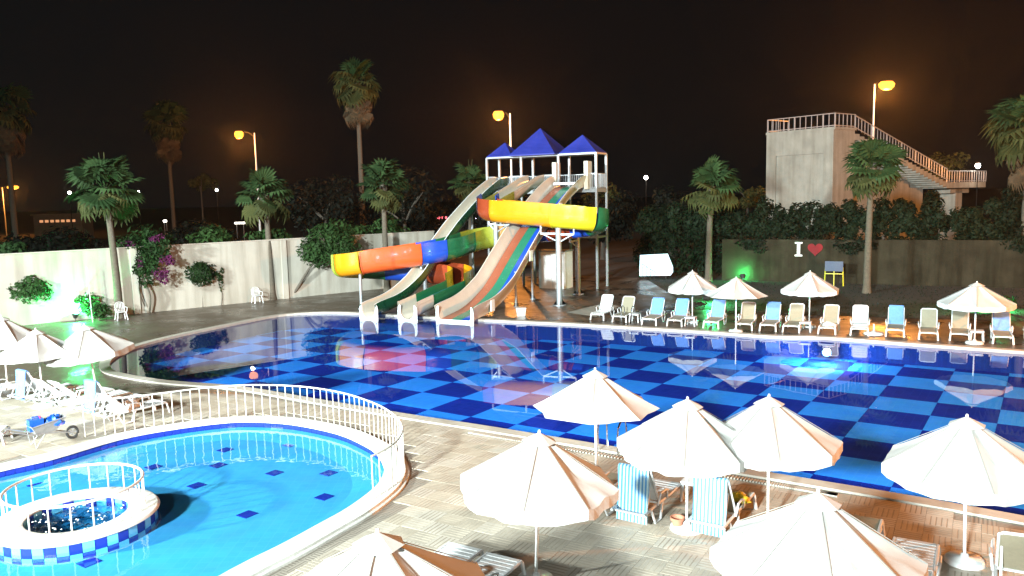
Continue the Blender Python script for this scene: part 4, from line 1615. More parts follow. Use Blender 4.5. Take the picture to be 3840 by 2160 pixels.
# ------------------------------------------------------------------ whirlpool tub in the paddling pool
JC, JR = Vector((-8.50, 14.88, 0)), 1.42
jz = .115
jt = thing('whirlpool_tub', 'round whirlpool tub with checkered blue tile sides in the paddling pool', 'tub', (JC.x, JC.y, 0))
MB().lathe([(JR - .02, KD), (JR - .02, jz - .05)], 64).build('outer_wall', M_KID, jt, smooth=True)
MB().lathe([(JR + .03, jz - .05), (JR + .05, jz - .03), (JR + .03, jz + .0), (JR, jz + .01), (.93, jz + .01), (.90, jz), (.92, jz - .05)], 64).build('coping_ring', M_COPING_W, jt, smooth=True)
iw = MB().lathe([(.93, -.5), (.93, jz - .03)], 48).build('inner_wall', M_KID, jt, smooth=True)
MB().lathe([(0, -.45), (.93, -.45)], 32).build('tub_floor', M_KID, jt)
NT = 44
tw_ = 2 * math.pi * JR / NT * .95
tm = {0: MB().box((0, 0, 0), (.02, tw_, .185)).mesh('side_tile', M_KID_TILE_D), 1: MB().box((0, 0, 0), (.02, tw_, .185)).mesh('side_tile', M_KID_TILE_L)}
for i in range(NT):
    a = 2 * math.pi * (i + .3) / NT
    for row in range(2):
        ob('side_tile', tm[(i + row) % 2], jt, (JR * math.cos(a), JR * math.sin(a), jz - .15 - row * .192), (0, 0, a))
NI = 28
ti = {0: MB().box((0, 0, 0), (.02, 2 * math.pi * .92 / NI * .95, .18)).mesh('inner_tile', M_KID_TILE_D), 1: MB().box((0, 0, 0), (.02, 2 * math.pi * .92 / NI * .95, .18)).mesh('inner_tile', M_KID_TILE_L)}
for i in range(NI):
    a = 2 * math.pi * i / NI
    ob('inner_tile', ti[i % 2], jt, (.915 * math.cos(a), .915 * math.sin(a), jz - .12), (0, 0, a))
# churning water inside
wm = MB()
nr, na = 16, 48
vs_ = [(0, 0, .06)]
for i in range(1, nr + 1):
    r_ = .9 * i / nr
    for j in range(na):
        a = 2 * math.pi * j / na
        z = .0 + .045 * math.sin(7 * a + 9 * r_) * math.sin(11 * r_ + 2 * a) + rnd.uniform(-.025, .03)
        vs_.append((r_ * math.cos(a), r_ * math.sin(a), z))
fs_ = [(0, 1 + j, 1 + (j + 1) % na) for j in range(na)]
for i in range(nr - 1):
    for j in range(na):
        fs_.append((1 + i * na + j, 1 + (i + 1) * na + j, 1 + (i + 1) * na + (j + 1) % na, 1 + i * na + (j + 1) % na))
wm.add(vs_, fs_)
tubw = wm.build('whirlpool_water', water_mat('whirlpool_water', 14, 0.5, (0.5, 0.66, 0.70), .05), None, smooth=True)
tubw.location = (JC.x, JC.y, 0)
tubw['kind'] = 'structure'
fm = MB()
for i in range(150):
    a, r_ = rnd.uniform(0, 6.28), .88 * math.sqrt(rnd.random())
    if math.sin(5 * a + 6 * r_) < .1:
        continue
    s = rnd.uniform(.006, .02)
    x, y, z = r_ * math.cos(a), r_ * math.sin(a), .05 + rnd.uniform(0, .03)
    fm.add([(x - s, y - s, z), (x + s, y - s * .6, z), (x + s * .7, y + s, z), (x - s * .8, y + s * .7, z), (x, y, z + s)], [(0, 1, 4), (1, 2, 4), (2, 3, 4), (3, 0, 4)])
fo = fm.build('whirlpool_foam', mat('foam', (.8, .85, .85), .6, 0), None)
fo.location = (JC.x, JC.y, 0)
tag(fo, 'white foam and bubbles on the whirlpool water', 'foam', kind='stuff')
jr = thing('ring_railing', 'round white railing standing on the whirlpool tub', 'railing', (JC.x, JC.y, jz + .01))
RR = 1.2
MB().tube([(RR * math.cos(2 * math.pi * i / 48), RR * math.sin(2 * math.pi * i / 48), .58) for i in range(48)], .026, 8, closed=True).build('top_rail', M_RAILP, jr, smooth=True)
BAL3 = MB().tube([(0, 0, 0), (0, 0, .58)], .014, 6).mesh('baluster', M_RAILP)
for i in range(21):
    a = 2 * math.pi * (i + .2) / 21
    ob('baluster', BAL3, jr, (RR * math.cos(a), RR * math.sin(a), 0))

# ------------------------------------------------------------------ wheelbarrow and what it carries
wb = thing('wheelbarrow', 'metal wheelbarrow by the paddling pool', 'wheelbarrow', (-11.92, 19.84, .012), R(47))
wb.scale = (.82, .82, .9)
tr = MB()
top = [(-.48, -.34, .62), (.5, -.26, .74), (.5, .26, .74), (-.48, .34, .62)]
bot = [(-.32, -.2, .34), (.22, -.16, .38), (.22, .16, .38), (-.32, .2, .34)]
tr.add(top + bot, [(4, 5, 1, 0), (5, 6, 2, 1), (6, 7, 3, 2), (7, 4, 0, 3), (7, 6, 5, 4)])
tr.tube(top + [top[0]], .018, 6)
t_ = tr.build('tray', M_STEEL, wb)
for sy in (-1, 1):
    MB().tube([(-1.05, sy * .3, .62), (-.5, sy * .27, .42), (.3, sy * .14, .32), (.72, sy * .07, .2)], .018, 6).build('handle', M_STEEL, wb)
    MB().tube([(-.45, sy * .27, .4), (-.4, sy * .26, .02), (-.12, sy * .22, .36)], .016, 6).build('leg', M_STEEL, wb)
whl = MB()
whl.tube([(.72 + .16 * math.cos(a), 0, .2 + .16 * math.sin(a)) for a in [2 * math.pi * i / 20 for i in range(20)]], .04, 8, closed=True)
w_ = whl.build('wheel', M_BLACK, wb, smooth=True)
hubm = MB()
for i in range(5):
    a = 2 * math.pi * i / 5
    hubm.bar((.72, 0, .2), (.72 + .14 * math.cos(a), 0, .2 + .14 * math.sin(a)), .03, .03)
hubm.build('spokes', M_STEEL, w_)
can = thing('canister', 'blue plastic canister with pink cap in the wheelbarrow', 'canister', (-12.08, 19.66, .44), R(47))
can.scale = (.85, .85, .85)
MB().box((0, 0, .17), (.38, .28, .34)).build('canister_body', M_BLUEBAG, can)
MB().tube([(-.1, 0, .34), (-.08, 0, .40), (.08, 0, .40), (.1, 0, .34)], .02, 6).build('grip', M_BLUEBAG, can)
MB().tube([(.13, .02, .33), (.13, .02, .40)], .035, 10).build('cap', M_PINK, can)
heap((-11.78, 19.98, .50), .22, M_BLUEBAG, 'bag', 'blue plastic bag heaped in the front of the wheelbarrow', 'bag', 21, 1.0)


# ------------------------------------------------------------------ palms
def frond_mesh(name, m, L=1.6, seg=17, droop=.30, spread=225, seed=1):
    r2 = random.Random(seed)
    mb = MB()
    pl_ = L * .45
    mb.add([(0, -.018, 0), (0, .018, 0), (pl_, .012, .10 * L), (pl_, -.012, .10 * L)], [(0, 1, 2, 3)])
    bx, bz = pl_, .10 * L
    bl = L * .58
    for i in range(seg):
        a = R(-spread / 2 + spread * i / (seg - 1))
        da = R(spread / (seg - 1)) * .52
        ln = bl * .92 * (1 - .18 * abs(i - (seg - 1) / 2) / ((seg - 1) / 2)) * r2.uniform(.9, 1.06)
        fold = .02 * L * (1 if i % 2 else -1)

        def pt_(rad, an, z):
            return (bx + rad * math.cos(an), rad * math.sin(an), bz + z)
        m1 = ln * .74
        vs_ = [pt_(.02, a, 0), pt_(m1, a - da, -.04 * L + fold * 0), pt_(m1, a, .015 * L - .04 * L), pt_(m1, a + da, -.04 * L), pt_(ln, a + da * r2.uniform(-.2, .2), -.04 * L - droop * ln * r2.uniform(.35, .8))]
        mb.add(vs_, [(0, 1, 2), (0, 2, 3), (1, 4, 2), (2, 4, 3)])
    return mb.mesh(name, m)


FR = [frond_mesh('frond', M_LEAF_PALM, seed=1), frond_mesh('frond', M_LEAF_PALM, seed=2, droop=.6), frond_mesh('frond', M_LEAF_PALM, seed=3, droop=.2, spread=240)]
FR_OLD = [frond_mesh('frond', M_LEAF_PALE, seed=4, droop=.8), frond_mesh('frond', M_LEAF_PALE, seed=5, droop=.6)]
FR_DEAD = [frond_mesh('dead_frond', M_LEAF_DEAD, seed=6, droop=.9, spread=90), frond_mesh('dead_frond', M_LEAF_DEAD, seed=7, droop=.7, spread=110)]


def palm(base, hgt, label, group, lean=(0, 0), n=30, size=1.0, r=.17, dead=0, seed=1, old=.25, spear=True):
    r2 = random.Random(seed)
    root = thing('fan_palm', label, 'palm', (base[0], base[1], base[2] if len(base) > 2 else 0), 0, group)
    pts, rs = [], []
    for i in range(15):
        t = i / 14
        pts.append((lean[0] * t * t, lean[1] * t * t, hgt * t))
        rs.append(r * (1.25 - .45 * t + (.12 if i % 2 else 0) * .25) if t > .06 else r * 1.6)
    MB().tube(pts, rs, 10).build('trunk', M_BARK, root, smooth=True)
    cx, cy_ = lean
    ck = MB().lathe([(.0, .35), (r * 1.3, .25), (r * 1.7, 0), (r * 1.2, -.3), (r * .9, -.45)], 10)
    c_ = ck.build('crown_heart', M_BARK, root, smooth=True)
    c_.location = (cx, cy_, hgt)
    for i in range(n):
        t = (i + r2.random() * .6) / n
        el = R(80 - 142 * t + r2.uniform(-12, 12))
        az = i * 2.39996 + r2.uniform(-.25, .25)
        s = size * r2.uniform(.85, 1.25)
        fm_ = r2.choice(FR_OLD) if t > 1 - old else r2.choice(FR)
        ob('frond', fm_, root, (cx, cy_, hgt + .12), (r2.uniform(-.55, .55), -el, az), (s, s, s))
    for i in range(dead):
        t = i / max(1, dead)
        az = i * 2.39996
        s = size * r2.uniform(.8, 1.05)
        ob('dead_frond', r2.choice(FR_DEAD), root, (cx + .1 * math.cos(az), cy_ + .1 * math.sin(az), hgt - .2 - 1.1 * t * size), (r2.uniform(-.3, .3), R(52 + 24 * r2.random()), az), (s, s, s))
    if spear:
        for k in range(2):
            MB().bar((cx, cy_, hgt + .1), (cx + r2.uniform(-.25, .35), cy_, hgt + 1.75 * size), .035, .03).build('spear_leaf', M_LEAF_PALE, root)
    return root


GP = 'fan palms round the pool'
palm((-21.17, 42.74), 6.7, 'fan palm with tall trunk before the white wall, nearest the green lamp', GP, (-.35, .2), 34, 1.22, seed=1)
palm((-14.87, 49.3), 6.2, 'fan palm at the wall beside the garden chair, middle of the left palms', GP, (-.15, .1), 26, 1.12, seed=2)
palm((-8.2, 52.2), 6.7, 'fan palm just left of the slide tower behind the orange flume', GP, (.0, .1), 30, 1.15, seed=3)
palm((-3.1, 62), 6.9, 'dim fan palm in the dark behind the slide tower', GP, (0, 0), 24, 1.15, seed=4)
palm((13.35, 54.0), 6.1, 'fan palm standing right of the glowing panel', GP, (.2, .1), 34, 1.25, r=.19, seed=5, old=.45)
palm((20.4, 45.66), 6.9, 'fan palm in front of the brown wall and the concrete stand', GP, (.15, .1), 34, 1.15, seed=6, old=.3)
palm((30.6, 47.6), 9.2, 'large fan palm cut by the right picture edge', GP, (0, 0), 40, 1.55, r=.22, seed=7, old=.5, dead=14)
GT = 'tall palms in the dark beyond the wall'
palm((-15.6, 85), 17.8, 'tall fan palm with a thick brown skirt against the black sky', GT, (0, 0), 30, 1.7, r=.24, dead=46, seed=8, old=.6, spear=False)
palm((-46.1, 110), 16.5, 'dim tall palm left of the left orange street lamp', GT, (0, 0), 28, 2.0, r=.24, dead=36, seed=9, old=.6, spear=False)
palm((-43.2, 70), 14.3, 'dim tall palm at the left picture edge', GT, (0, 0), 28, 1.6, r=.22, dead=34, seed=10, old=.6, spear=False)


# ------------------------------------------------------------------ leafy plants
def leaf_cloud(mb, c, rad, n, size, r2, clump=6, shell=.55, mi=0):
    c = Vector(c)
    cl = []
    for i in range(clump):
        d = Vector((r2.gauss(0, 1), r2.gauss(0, 1), r2.gauss(0, 1))).normalized()
        cl.append((Vector((d.x * rad[0], d.y * rad[1], d.z * rad[2])) * r2.uniform(.35, .8), r2.uniform(.35, .6)))
    for i in range(n):
        cc, cr = r2.choice(cl)
        d = Vector((r2.gauss(0, 1), r2.gauss(0, 1), r2.gauss(0, 1))).normalized() * (shell + (1 - shell) * r2.random())
        p = c + cc + Vector((d.x * rad[0], d.y * rad[1], d.z * rad[2])) * cr
        s = size * r2.uniform(.6, 1.3)
        nn = (d + Vector((r2.uniform(-.7, .7), r2.uniform(-.7, .7), r2.uniform(-.2, .9)))).normalized()
        t = nn.cross(Vector((r2.uniform(-1, 1), r2.uniform(-1, 1), r2.uniform(-1, 1)))).normalized()
        b = nn.cross(t)
        mb.add([p - t * s, p + b * s * .42, p + t * s, p - b * s * .42], [(0, 1, 2, 3)], mi)


def ball_cloud(mb, c, rad, n, size, r2):
    c = Vector(c)
    for i in range(n):
        d = Vector((r2.gauss(0, 1), r2.gauss(0, 1), r2.gauss(0, 1))).normalized()
        lump = 1 + .16 * math.sin(4 * d.x + 3 * d.z) * math.sin(5 * d.y + 2)
        k = (.45 + .55 * r2.random() ** .4) * lump * (1.12 if r2.random() < .08 else 1)
        p = c + Vector((d.x * rad[0], d.y * rad[1], d.z * rad[2])) * k
        if d.z < -.45 and r2.random() < .6:
            continue
        s = size * r2.uniform(.6, 1.3)
        nn = (d + Vector((r2.uniform(-.8, .8), r2.uniform(-.8, .8), r2.uniform(-.4, .8)))).normalized()
        t = nn.cross(Vector((r2.uniform(-1, 1), r2.uniform(-1, 1), r2.uniform(-1, 1)))).normalized()
        b = nn.cross(t)
        mb.add([p - t * s, p + b * s * .42, p + t * s, p - b * s * .42], [(0, 1, 2, 3)])


def tree(base, hgt, crown_c, rad, n, size, label, name='leafy_tree', cat='tree', group=None, m=None, trunk=None, r=.09, seed=1, clump=9, bark=None, multi=None, ball=False):
    r2 = random.Random(seed)
    root = thing(name, label, cat, base, 0, group)
    tm_ = MB()
    tp = trunk or [(0, 0, 0), (0.02, 0, hgt * .5), (crown_c[0], crown_c[1], crown_c[2] - rad[2] * .3)]
    pts = spline(tp, 4, closed=False) if len(tp) > 2 else [Vector(p) for p in tp]
    k = len(pts)
    tm_.tube(pts, [r * (1.3 - .7 * i / (k - 1)) for i in range(k)], 8)
    for i in range(5):
        a = r2.uniform(0, 6.28)
        e_ = Vector(crown_c) + Vector((math.cos(a) * rad[0] * .6, math.sin(a) * rad[1] * .6, r2.uniform(-.2, .6) * rad[2]))
        tm_.tube([pts[-2], pts[-1].lerp(e_, .5) + Vector((0, 0, .1)), e_], [r * .5, r * .35, r * .12], 6)
    tm_.build('trunk', bark or M_BARK2, root, smooth=True)
    cm = MB()
    if ball:
        ball_cloud(cm, crown_c, rad, n, size, r2)
    elif multi:
        for (cc, rr, nn) in multi:
            leaf_cloud(cm, cc, rr, nn, size, r2, clump)
    else:
        leaf_cloud(cm, crown_c, rad, n, size, r2, clump)
    cm.build('crown', m or M_LEAF, root)
    return root


tree((-25.1, 41.5, 0), 1.3, (0, 0, 1.85), (1.05, 1.05, .82), 3000, .11, 'small round clipped tree before the wall at the left edge', ball=True, seed=31, r=.08, group='small clipped trees by the wall')
tree((-18.2, 46.6, 0), 1.5, (0, 0, 1.95), (.82, .82, .82), 2400, .10, 'small round clipped tree in the middle of the white wall', ball=True, seed=32, r=.07, group='small clipped trees by the wall')
tree((-14.1, 50.2, 0), 2.6, (2.9, .3, 3.35), (2.1, 1.3, 1.5), 3800, .14, 'bushy dark tree leaning over the wall left of the slides', seed=33, r=.08, trunk=[(0, 0, 0), (.5, 0, .5), (1.0, .1, 1.3), (1.5, .2, 2.0), (2.6, .3, 3.0)], clump=14)
# bougainvillea hanging over the wall
bg = thing('bougainvillea', 'bougainvillea with purple flowers hanging over the white wall', 'climbing plant', (-20.6, 44.4, 0))
r2 = random.Random(40)
st = MB()
st.tube(spline([(.3, -.05, 0), (.45, -.15, 1.0), (.2, -.2, 1.9), (.1, -.1, 2.8), (.2, .3, 4.0)], 5, closed=False), .05, 7)
st.tube(spline([(.1, -.1, .4), (-.1, -.2, 1.3), (.0, -.15, 2.2), (.1, 0, 3.2)], 5, closed=False), .035, 6)
st.build('stem', M_BARK2, bg, smooth=True)
cm = MB()
leaf_cloud(cm, (.3, -.15, 3.5), (1.5, .7, 1.2), 1700, .12, r2, 10)
leaf_cloud(cm, (.6, -.3, 2.5), (.9, .35, .9), 700, .11, r2, 6)
cm.build('foliage', M_LEAF, bg)
cm = MB()
for cc, rr, nn in [((-.8, .2, 3.9), (.7, .4, .5), 260), ((1.2, -.35, 2.3), (.55, .25, .7), 330), ((1.5, -.2, 3.0), (.5, .3, .6), 260), ((.1, -.4, 2.7), (.4, .2, .5), 160), ((1.0, 0, 4.3), (.6, .4, .4), 160)]:
    leaf_cloud(cm, cc, rr, nn, .085, r2, 5)
cm.build('blossom', M_BLOSSOM, bg)
# climbing sprig on the wall
sg = thing('wall_vine', 'thin green vine climbing the wall right of the small round tree', 'climbing plant', (-17.35, 47.25, 0), R(39))
vm = MB().tube(spline([(0, -.1, 0), (.08, -.08, .7), (-.06, -.06, 1.3), (.05, -.06, 1.9)], 5, closed=False), .018, 5)
vm.build('stem', M_BARK2, sg)
cm = MB()
leaf_cloud(cm, (.0, -.12, 1.75), (.35, .15, .5), 120, .09, r2, 4)
leaf_cloud(cm, (.05, -.1, 1.1), (.2, .1, .4), 40, .07, r2, 3)
cm.build('foliage', M_LEAF, sg)
# shrubs growing above the wall from behind
wdir = (WB - WA).normalized()
wnorm = Vector((-wdir.y, wdir.x, 0))
shr = [(2.2, 1.9, 'broad dark shrub behind the wall at the left picture edge', 1.0), (6.0, 1.3, 'sparse shrub showing over the wall left of the purple flowers', .55), (13.6, 1.9, 'large-leaved shrub along the wall top right of the purple flowers', .9), (16.5, 1.6, 'large-leaved shrub on the wall top above the small round tree', .8), (20.5, 1.6, 'low shrub on the wall top by the middle palm', .6), (25.3, 2.2, 'tangled shrub over the wall left of the orange flume', 1.1), (28.6, 2.2, 'tangled shrub over the wall behind the orange flume', 1.0)]
for i, (s, w, lab, hh) in enumerate(shr):
    p = WA + wdir * s + wnorm * .9
    root = thing('shrub', lab, 'shrub', (p.x, p.y, 0), math.atan2(wdir.y, wdir.x), 'shrubs behind the white wall')
    MB().tube([(0, 0, 0), (.1, 0, 2), (.0, 0, 3.6)], [.07, .05, .03], 6).build('stem', M_BARK2, root)
    cm = MB()
    leaf_cloud(cm, (0, 0, 3.6 + hh * .25), (w, .8, hh), 900, .17, r2, 10)
    leaf_cloud(cm, (.2, 0, 2.9), (w * .8, .6, .9), 500, .16, r2, 8)
    cm.build('foliage', M_LEAF, root)
# low plants round the green lamp
for i, (x, y, w, h_, lab) in enumerate([(-22.6, 42.55, .75, .85, 'spiky bush lit green right behind the green garden lamp'), (-21.9, 42.0, .6, .5, 'low dark bush between the green lamp and the leftmost palm')]):
    root = thing('bush', lab, 'bush', (x, y, 0))
    MB().tube([(0, 0, 0), (0, 0, .4)], .04, 6).build('stem', M_BARK2, root)
    cm = MB()
    leaf_cloud(cm, (0, 0, h_), (w, w, h_ * .9), 500, .12, r2, 8)
    cm.build('foliage', M_LEAF, root)
ap = thing('thin_pole', 'thin pale pole standing before the wall left of the first palm', 'pole', (-21.95, 41.4, 0))
MB().tube([(0, 0, 0), (-.1, .05, 2.9)], .02, 6).build('shaft', M_POLE, ap)

# clipped hedge on the right: several bushes side by side along the wall
p0, p1 = Vector((8.8, 57.4, 0)), Vector((42, 41.4, 0))
hd_ = (p1 - p0)
GH = 'hedge bushes behind the brown wall'
hl = ['dark hedge bush right behind the glowing panel', 'dark hedge bush behind the palm by the glowing panel', 'dark hedge bush above the white letter I', 'dark hedge bush below the concrete stand', 'dark hedge bush behind the palm at the concrete stand', 'dark hedge bush below the descending stand stairs', 'loose tall hedge bush below the far walkway', 'dark hedge bush at the right picture edge']
for i, lab in enumerate(hl):
    t = (i + .5) / len(hl)
    p = p0 + hd_ * t + Vector((.6, 1.0, 0))
    root = thing('hedge_bush', lab, 'hedge', (p.x, p.y, 0), math.atan2(hd_.y, hd_.x), GH)
    top = 5.2 if i < 5 else 6.5
    MB().tube([(0, 0, 0), (0, 0, 3)], .1, 6).build('stem', M_BARK2, root)
    cm = MB()
    for gx in (-1.8, -.6, .6, 1.8):
        leaf_cloud(cm, (gx, 0, top * .78 + r2.uniform(-.2, .15)), (1.1, 1.2, top * .26), 1300, .17, r2, 7)
        leaf_cloud(cm, (gx, -.2, top * .35), (1.1, 1.2, top * .36), 900, .17, r2, 7)
    cm.build('foliage', M_LEAF_DARK, root)
# vines spilling over the brown wall
for i, (s, w, lab) in enumerate([(8.3, 1.1, 'vine spilling over the brown wall right of the red heart'), (17.5, 1.4, 'vine spilling over the brown wall behind the right far umbrella'), (2.2, 1.2, 'vine hanging over the left end of the brown wall')]):
    p = Vector((14.4, 54.4, 0)) + wd * s + wn_ * .2
    root = thing('hanging_vine', lab, 'climbing plant', (p.x, p.y, 0), rzw)
    cm = MB()
    leaf_cloud(cm, (0, 0, 2.6), (w, .25, .65), 420, .13, r2, 7)
    cm.build('foliage', M_LEAF_DARK, root)

# dark trees beyond
far_t = [((-9.5, 72), 8.2, 3.9, 'broad dark tree behind the wall left of the slide tower'), ((-17.5, 76), 9.0, 4.2, 'dark rounded tree right behind the tall skirted palm'), ((-1.5, 70), 7.0, 3.4, 'dark tree behind the straight cream slide'), ((8.5, 74), 6.2, 3.2, 'dark tree seen through the slide tower legs'), ((13.5, 66), 6.3, 3.0, 'dark tree above the glowing panel'), ((-36, 62), 5.0, 3.6, 'low dark tree behind the left part of the wall'), ((-26, 66), 4.6, 3.4, 'low dark tree between the two left palms'), ((46, 58), 8.2, 3.6, 'dark tree at the right picture edge below the large palm')]
for i, ((x, y), hh, w, lab) in enumerate(far_t):
    tree((x, y, 0), hh * .6, (0, 0, hh * .62), (w, w * .8, hh * .42), 2600, .26, lab, 'broadleaf_tree', group='dark trees beyond the pool garden', m=M_LEAF_FAR, r=.2, seed=60 + i, clump=16)
# small palms and bushes lit by the street lamps
olit = [((-45.9, 120), 9.1, 2.0, 'small crown lit orange left of the middle left palm'), ((9.1, 80), 5.4, 1.9, 'round crown lit orange right of the slide tower'), ((25.1, 85), 5.4, 1.6, 'round crown lit orange left of the concrete stand'), ((48.5, 90), 8.0, 2.6, 'spiky crown lit orange behind the stand walkway')]
for i, ((x, y), hh, w, lab) in enumerate(olit):
    tree((x, y, 0), hh * .7, (0, 0, hh), (w, w, w * .75), 900, .26, lab, 'lamp_lit_tree', group='crowns lit by the street lamps', m=M_LEAF_PALE, r=.14, seed=80 + i, clump=9)

# ------------------------------------------------------------------ concrete grandstand
A_, B_ = Vector((.6, -.8, 0)), Vector((.8, .6, 0))
C0 = atY(2100, 325, 70.0)
C = Vector((C0.x, 70, 0))
gs = thing('concrete_stand', 'pale concrete spectator stand with railed stairs above the hedge', 'building')
GW, GD, GH_ = 6.76, 3.2, C0.z
def quad_box(o, u, ul, v, vl, z0, z1):
    mb = MB()
    cs = [o, o + u * ul, o + u * ul + v * vl, o + v * vl]
    poly = [(p.x, p.y) for p in cs]
    if area2(poly) < 0:
        poly = poly[::-1]
    return mb.prism(poly, z0, z1)
FL = C - A_ * GW
quad_box(FL, A_, GW, B_, GD, 0, GH_).build('wall', M_STAND, gs)
quad_box(FL - A_ * .12 - B_ * .12, A_, GW + .24, B_, GD + .2, GH_, GH_ + .22).build('parapet', M_STAND, gs)
# raised margins leave a recessed panel on the front
for (s0, s1_, z0, z1) in ((0, 1.0, 2, GH_), (GW - .95, GW, 2, GH_), (1.0, GW - .95, GH_ - 2.0, GH_)):
    quad_box(FL + A_ * s0 - B_ * .16, A_, s1_ - s0, B_, .157, z0, z1 - .01).build('front_margin', M_STAND, gs)
# stair flight with risers going down to the right
NS = 22
FLN = 17.5
zt, zb = GH_ - .1, GH_ - 4.6
for i in range(NS):
    t0, t1 = i / NS, (i + 1) / NS
    z = zt + (zb - zt) * t1
    quad_box(C - A_ * 3.4 + B_ * (GD + FLN * t0), A_, 3.4, B_, FLN / NS + .002, z - .55, z + .001 * i).build('step', M_STAND, gs)
for i in range(6):
    t0, t1 = i / 6, (i + 1) / 6
    zz = zt + (zb - zt) * t1
    quad_box(C - A_ * 2.9 + B_ * (GD + FLN * t0), A_, .5, B_, FLN / 6 + .01 * i, 0, zz - .56).build('stair_wall', M_STAND, gs)
# walkway with T-shaped pier
q = C + B_ * (GD + FLN)
quad_box(q - A_ * 3.0, A_, 3.0, B_, 9, zb - .7, zb - .1).build('walkway', M_STAND, gs)
quad_box(q - A_ * 2.2 + B_ * 3.4, A_, 1.6, B_, 1.5, 0, zb - .71).build('pier', M_STAND, gs)
quad_box(q - A_ * 2.2 + B_ * 2.2, A_, 1.6, B_, 4.2, zb - 1.25, zb - .705).build('pier_head', M_STAND, gs)


def stand_rail(a, b, step=.55, h=1.15):
    n = max(2, int((b - a).length / step))
    for zz in (.12, h):
        MB().bar(a + Vector((0, 0, zz)), b + Vector((0, 0, zz)), .07, .07).build('rail', M_STEEL, gs)
    for i in range(n + 1):
        p = a.lerp(b, i / n)
        w = 1 if i % 5 else 1.9
        ob('baluster', BALS, gs, (p.x, p.y, p.z), None, (w, w, h))


BALS = MB().box((0, 0, .5), (.055, .055, 1)).mesh('baluster', M_STEEL)
zr = GH_ + .22
v = lambda p, z: Vector((p.x, p.y, z))
stand_rail(v(FL, zr), v(C, zr))
stand_rail(v(FL, zr), v(FL + B_ * GD, zr))
stand_rail(v(C, zr), v(C + B_ * GD, zr))
stand_rail(v(C + B_ * GD, zt + .25), v(q, zb + .1))
stand_rail(v(q, zb - .1), v(q + B_ * 9, zb - .1))


# ------------------------------------------------------------------ street lamps
def street_lamp(base, h, lit_side, label, power, head=.8, both=False, arm=1.4, col_=SODIUM, group='orange street lamps', az=0.0):
    root = thing('street_lamp', label, 'street lamp', base, az, group)
    MB().tube([(0, 0, 0), (0, 0, h * .5), (0, 0, h)], [.13, .10, .065], 8).build('pole', M_POLE, root, smooth=True)
    for sx in ((-1, 1) if both else (lit_side,)):
        MB().tube([(0, 0, h - .5), (sx * arm * .45, 0, h + .05), (sx * arm, 0, h + .22)], .045, 6).build('arm', M_DARKMETAL, root)
        x = sx * (arm + head * .4)
        hd = MB().lathe([(0, .16), (.16, .12), (.24, .02), (.26, -.03)], 14, (0, 0, 0)).build('lamp_head', M_DARKMETAL, root, smooth=True)
        hd.location = (x, 0, h + .25)
        hd.scale = (head * 1.7, head, 1)
        ln = MB().lathe([(0, -.86), (.2, -.80), (.35, -.56), (.38, -.26), (.28, -.035)], 14).build('lens', M_SODIUM_LENS if sx == lit_side else M_DARKMETAL, hd, smooth=True)
        if sx == lit_side:
            point('street_lamp_light', (x, 0, h - 1.0), power, col_, .22, root)
    return root


l = atY(600, 333, 90)
street_lamp((l.x + 1.75, 90, 0), l.z - .1, -1, 'orange street lamp left of the tall skirted palm', 9000)
l = atY(1257, 283, 75)
street_lamp((l.x + .95, 75, 0), l.z - .1, -1, 'orange street lamp behind the slide tower', 9000, arm=.75)
l = atY(2228, 208, 80.5)
street_lamp((l.x - 1.1, 80.5, 0), l.z - .1, 1, 'bright orange street lamp behind the concrete stand', 19000, head=1.25, arm=.7)
l = atY(30, 470, 180)
street_lamp((l.x - 2.2, 180, 0), l.z, 1, 'far orange street lamp at the left picture edge', 9000, head=2.0, arm=1.6, both=False)
# the next lamps of the road, right of the picture: they light the terrace orange from the side
street_lamp((27, 15, 0), 7.6, -1, 'orange street lamp right of the terrace, outside the picture', 36000, arm=1.4, both=False)
street_lamp((54, 65, 0), 11, -1, 'orange street lamp right of the concrete stand, outside the picture', 13000, arm=1.4, both=False)
street_lamp((40, 40, 0), 11, -1, 'orange street lamp right of the lawn, outside the picture', 7000, arm=1.4, both=False)


def globe_lamp(p, label, power, r=.22, cold=True):
    root = thing('post_lamp', label, 'lamp', (p.x, p.y, 0), 0, 'small white lamps in the distance')
    MB().tube([(0, 0, 0), (0, 0, p.z - r)], .05, 6).build('pole', M_DARKMETAL, root)
    MB().lathe([(0, -r), (r * .7, -r * .7), (r, 0), (r * .7, r * .7), (0, r)], 12).build('globe', M_COOL_LENS, root, smooth=True).location = (0, 0, p.z)
    MB().lathe([(0, r * 1.5), (r * .9, r * 1.05), (r * 1.0, r * .8)], 12).build('hood', M_STEEL, root).location = (0, 0, p.z)
    if power:
        point('post_lamp_light', (0, -.5, p.z), power, (1, .93, .8), .2, root)
    return root


globe_lamp(atY(1625, 447, 90), 'small white post lamp right of the slide tower', 250, .22)
globe_lamp(atY(2460, 417, 86), 'small white lamp on the stand walkway at the right', 400, .26)
globe_lamp(atY(175, 485, 120), 'small white lamp left of the first palm crown', 150, .22)
globe_lamp(atY(348, 482, 130), 'small white lamp shining through the first palm crown', 0, .2)
globe_lamp(atY(545, 478, 130), 'small white lamp between the two left palms', 150, .22)
globe_lamp(atY(28, 489, 150), 'small white lamp below the far orange lamp', 150, .28)


# distant lit things along the road
def lit_sign(p, w, h, colr, st, label, name='lit_sign', cat='sign'):
    root = thing(name, label, cat, (p.x, p.y, 0))
    MB().box((0, 0, p.z), (w, .2, h)).build('sign_face', mat('glow_' + label[:12].replace(' ', '_'), colr, .5, 0, emit=colr, estr=st), root)
    for sx in (-1, 1):
        MB().tube([(sx * w * .35, .12, 0), (sx * w * .35, .12, p.z)], .06, 6).build('post', M_STEEL, root)
    MB().box((0, .15, p.z), (w + .15, .09, h + .15)).build('sign_back', M_BLACK, root)
    return root


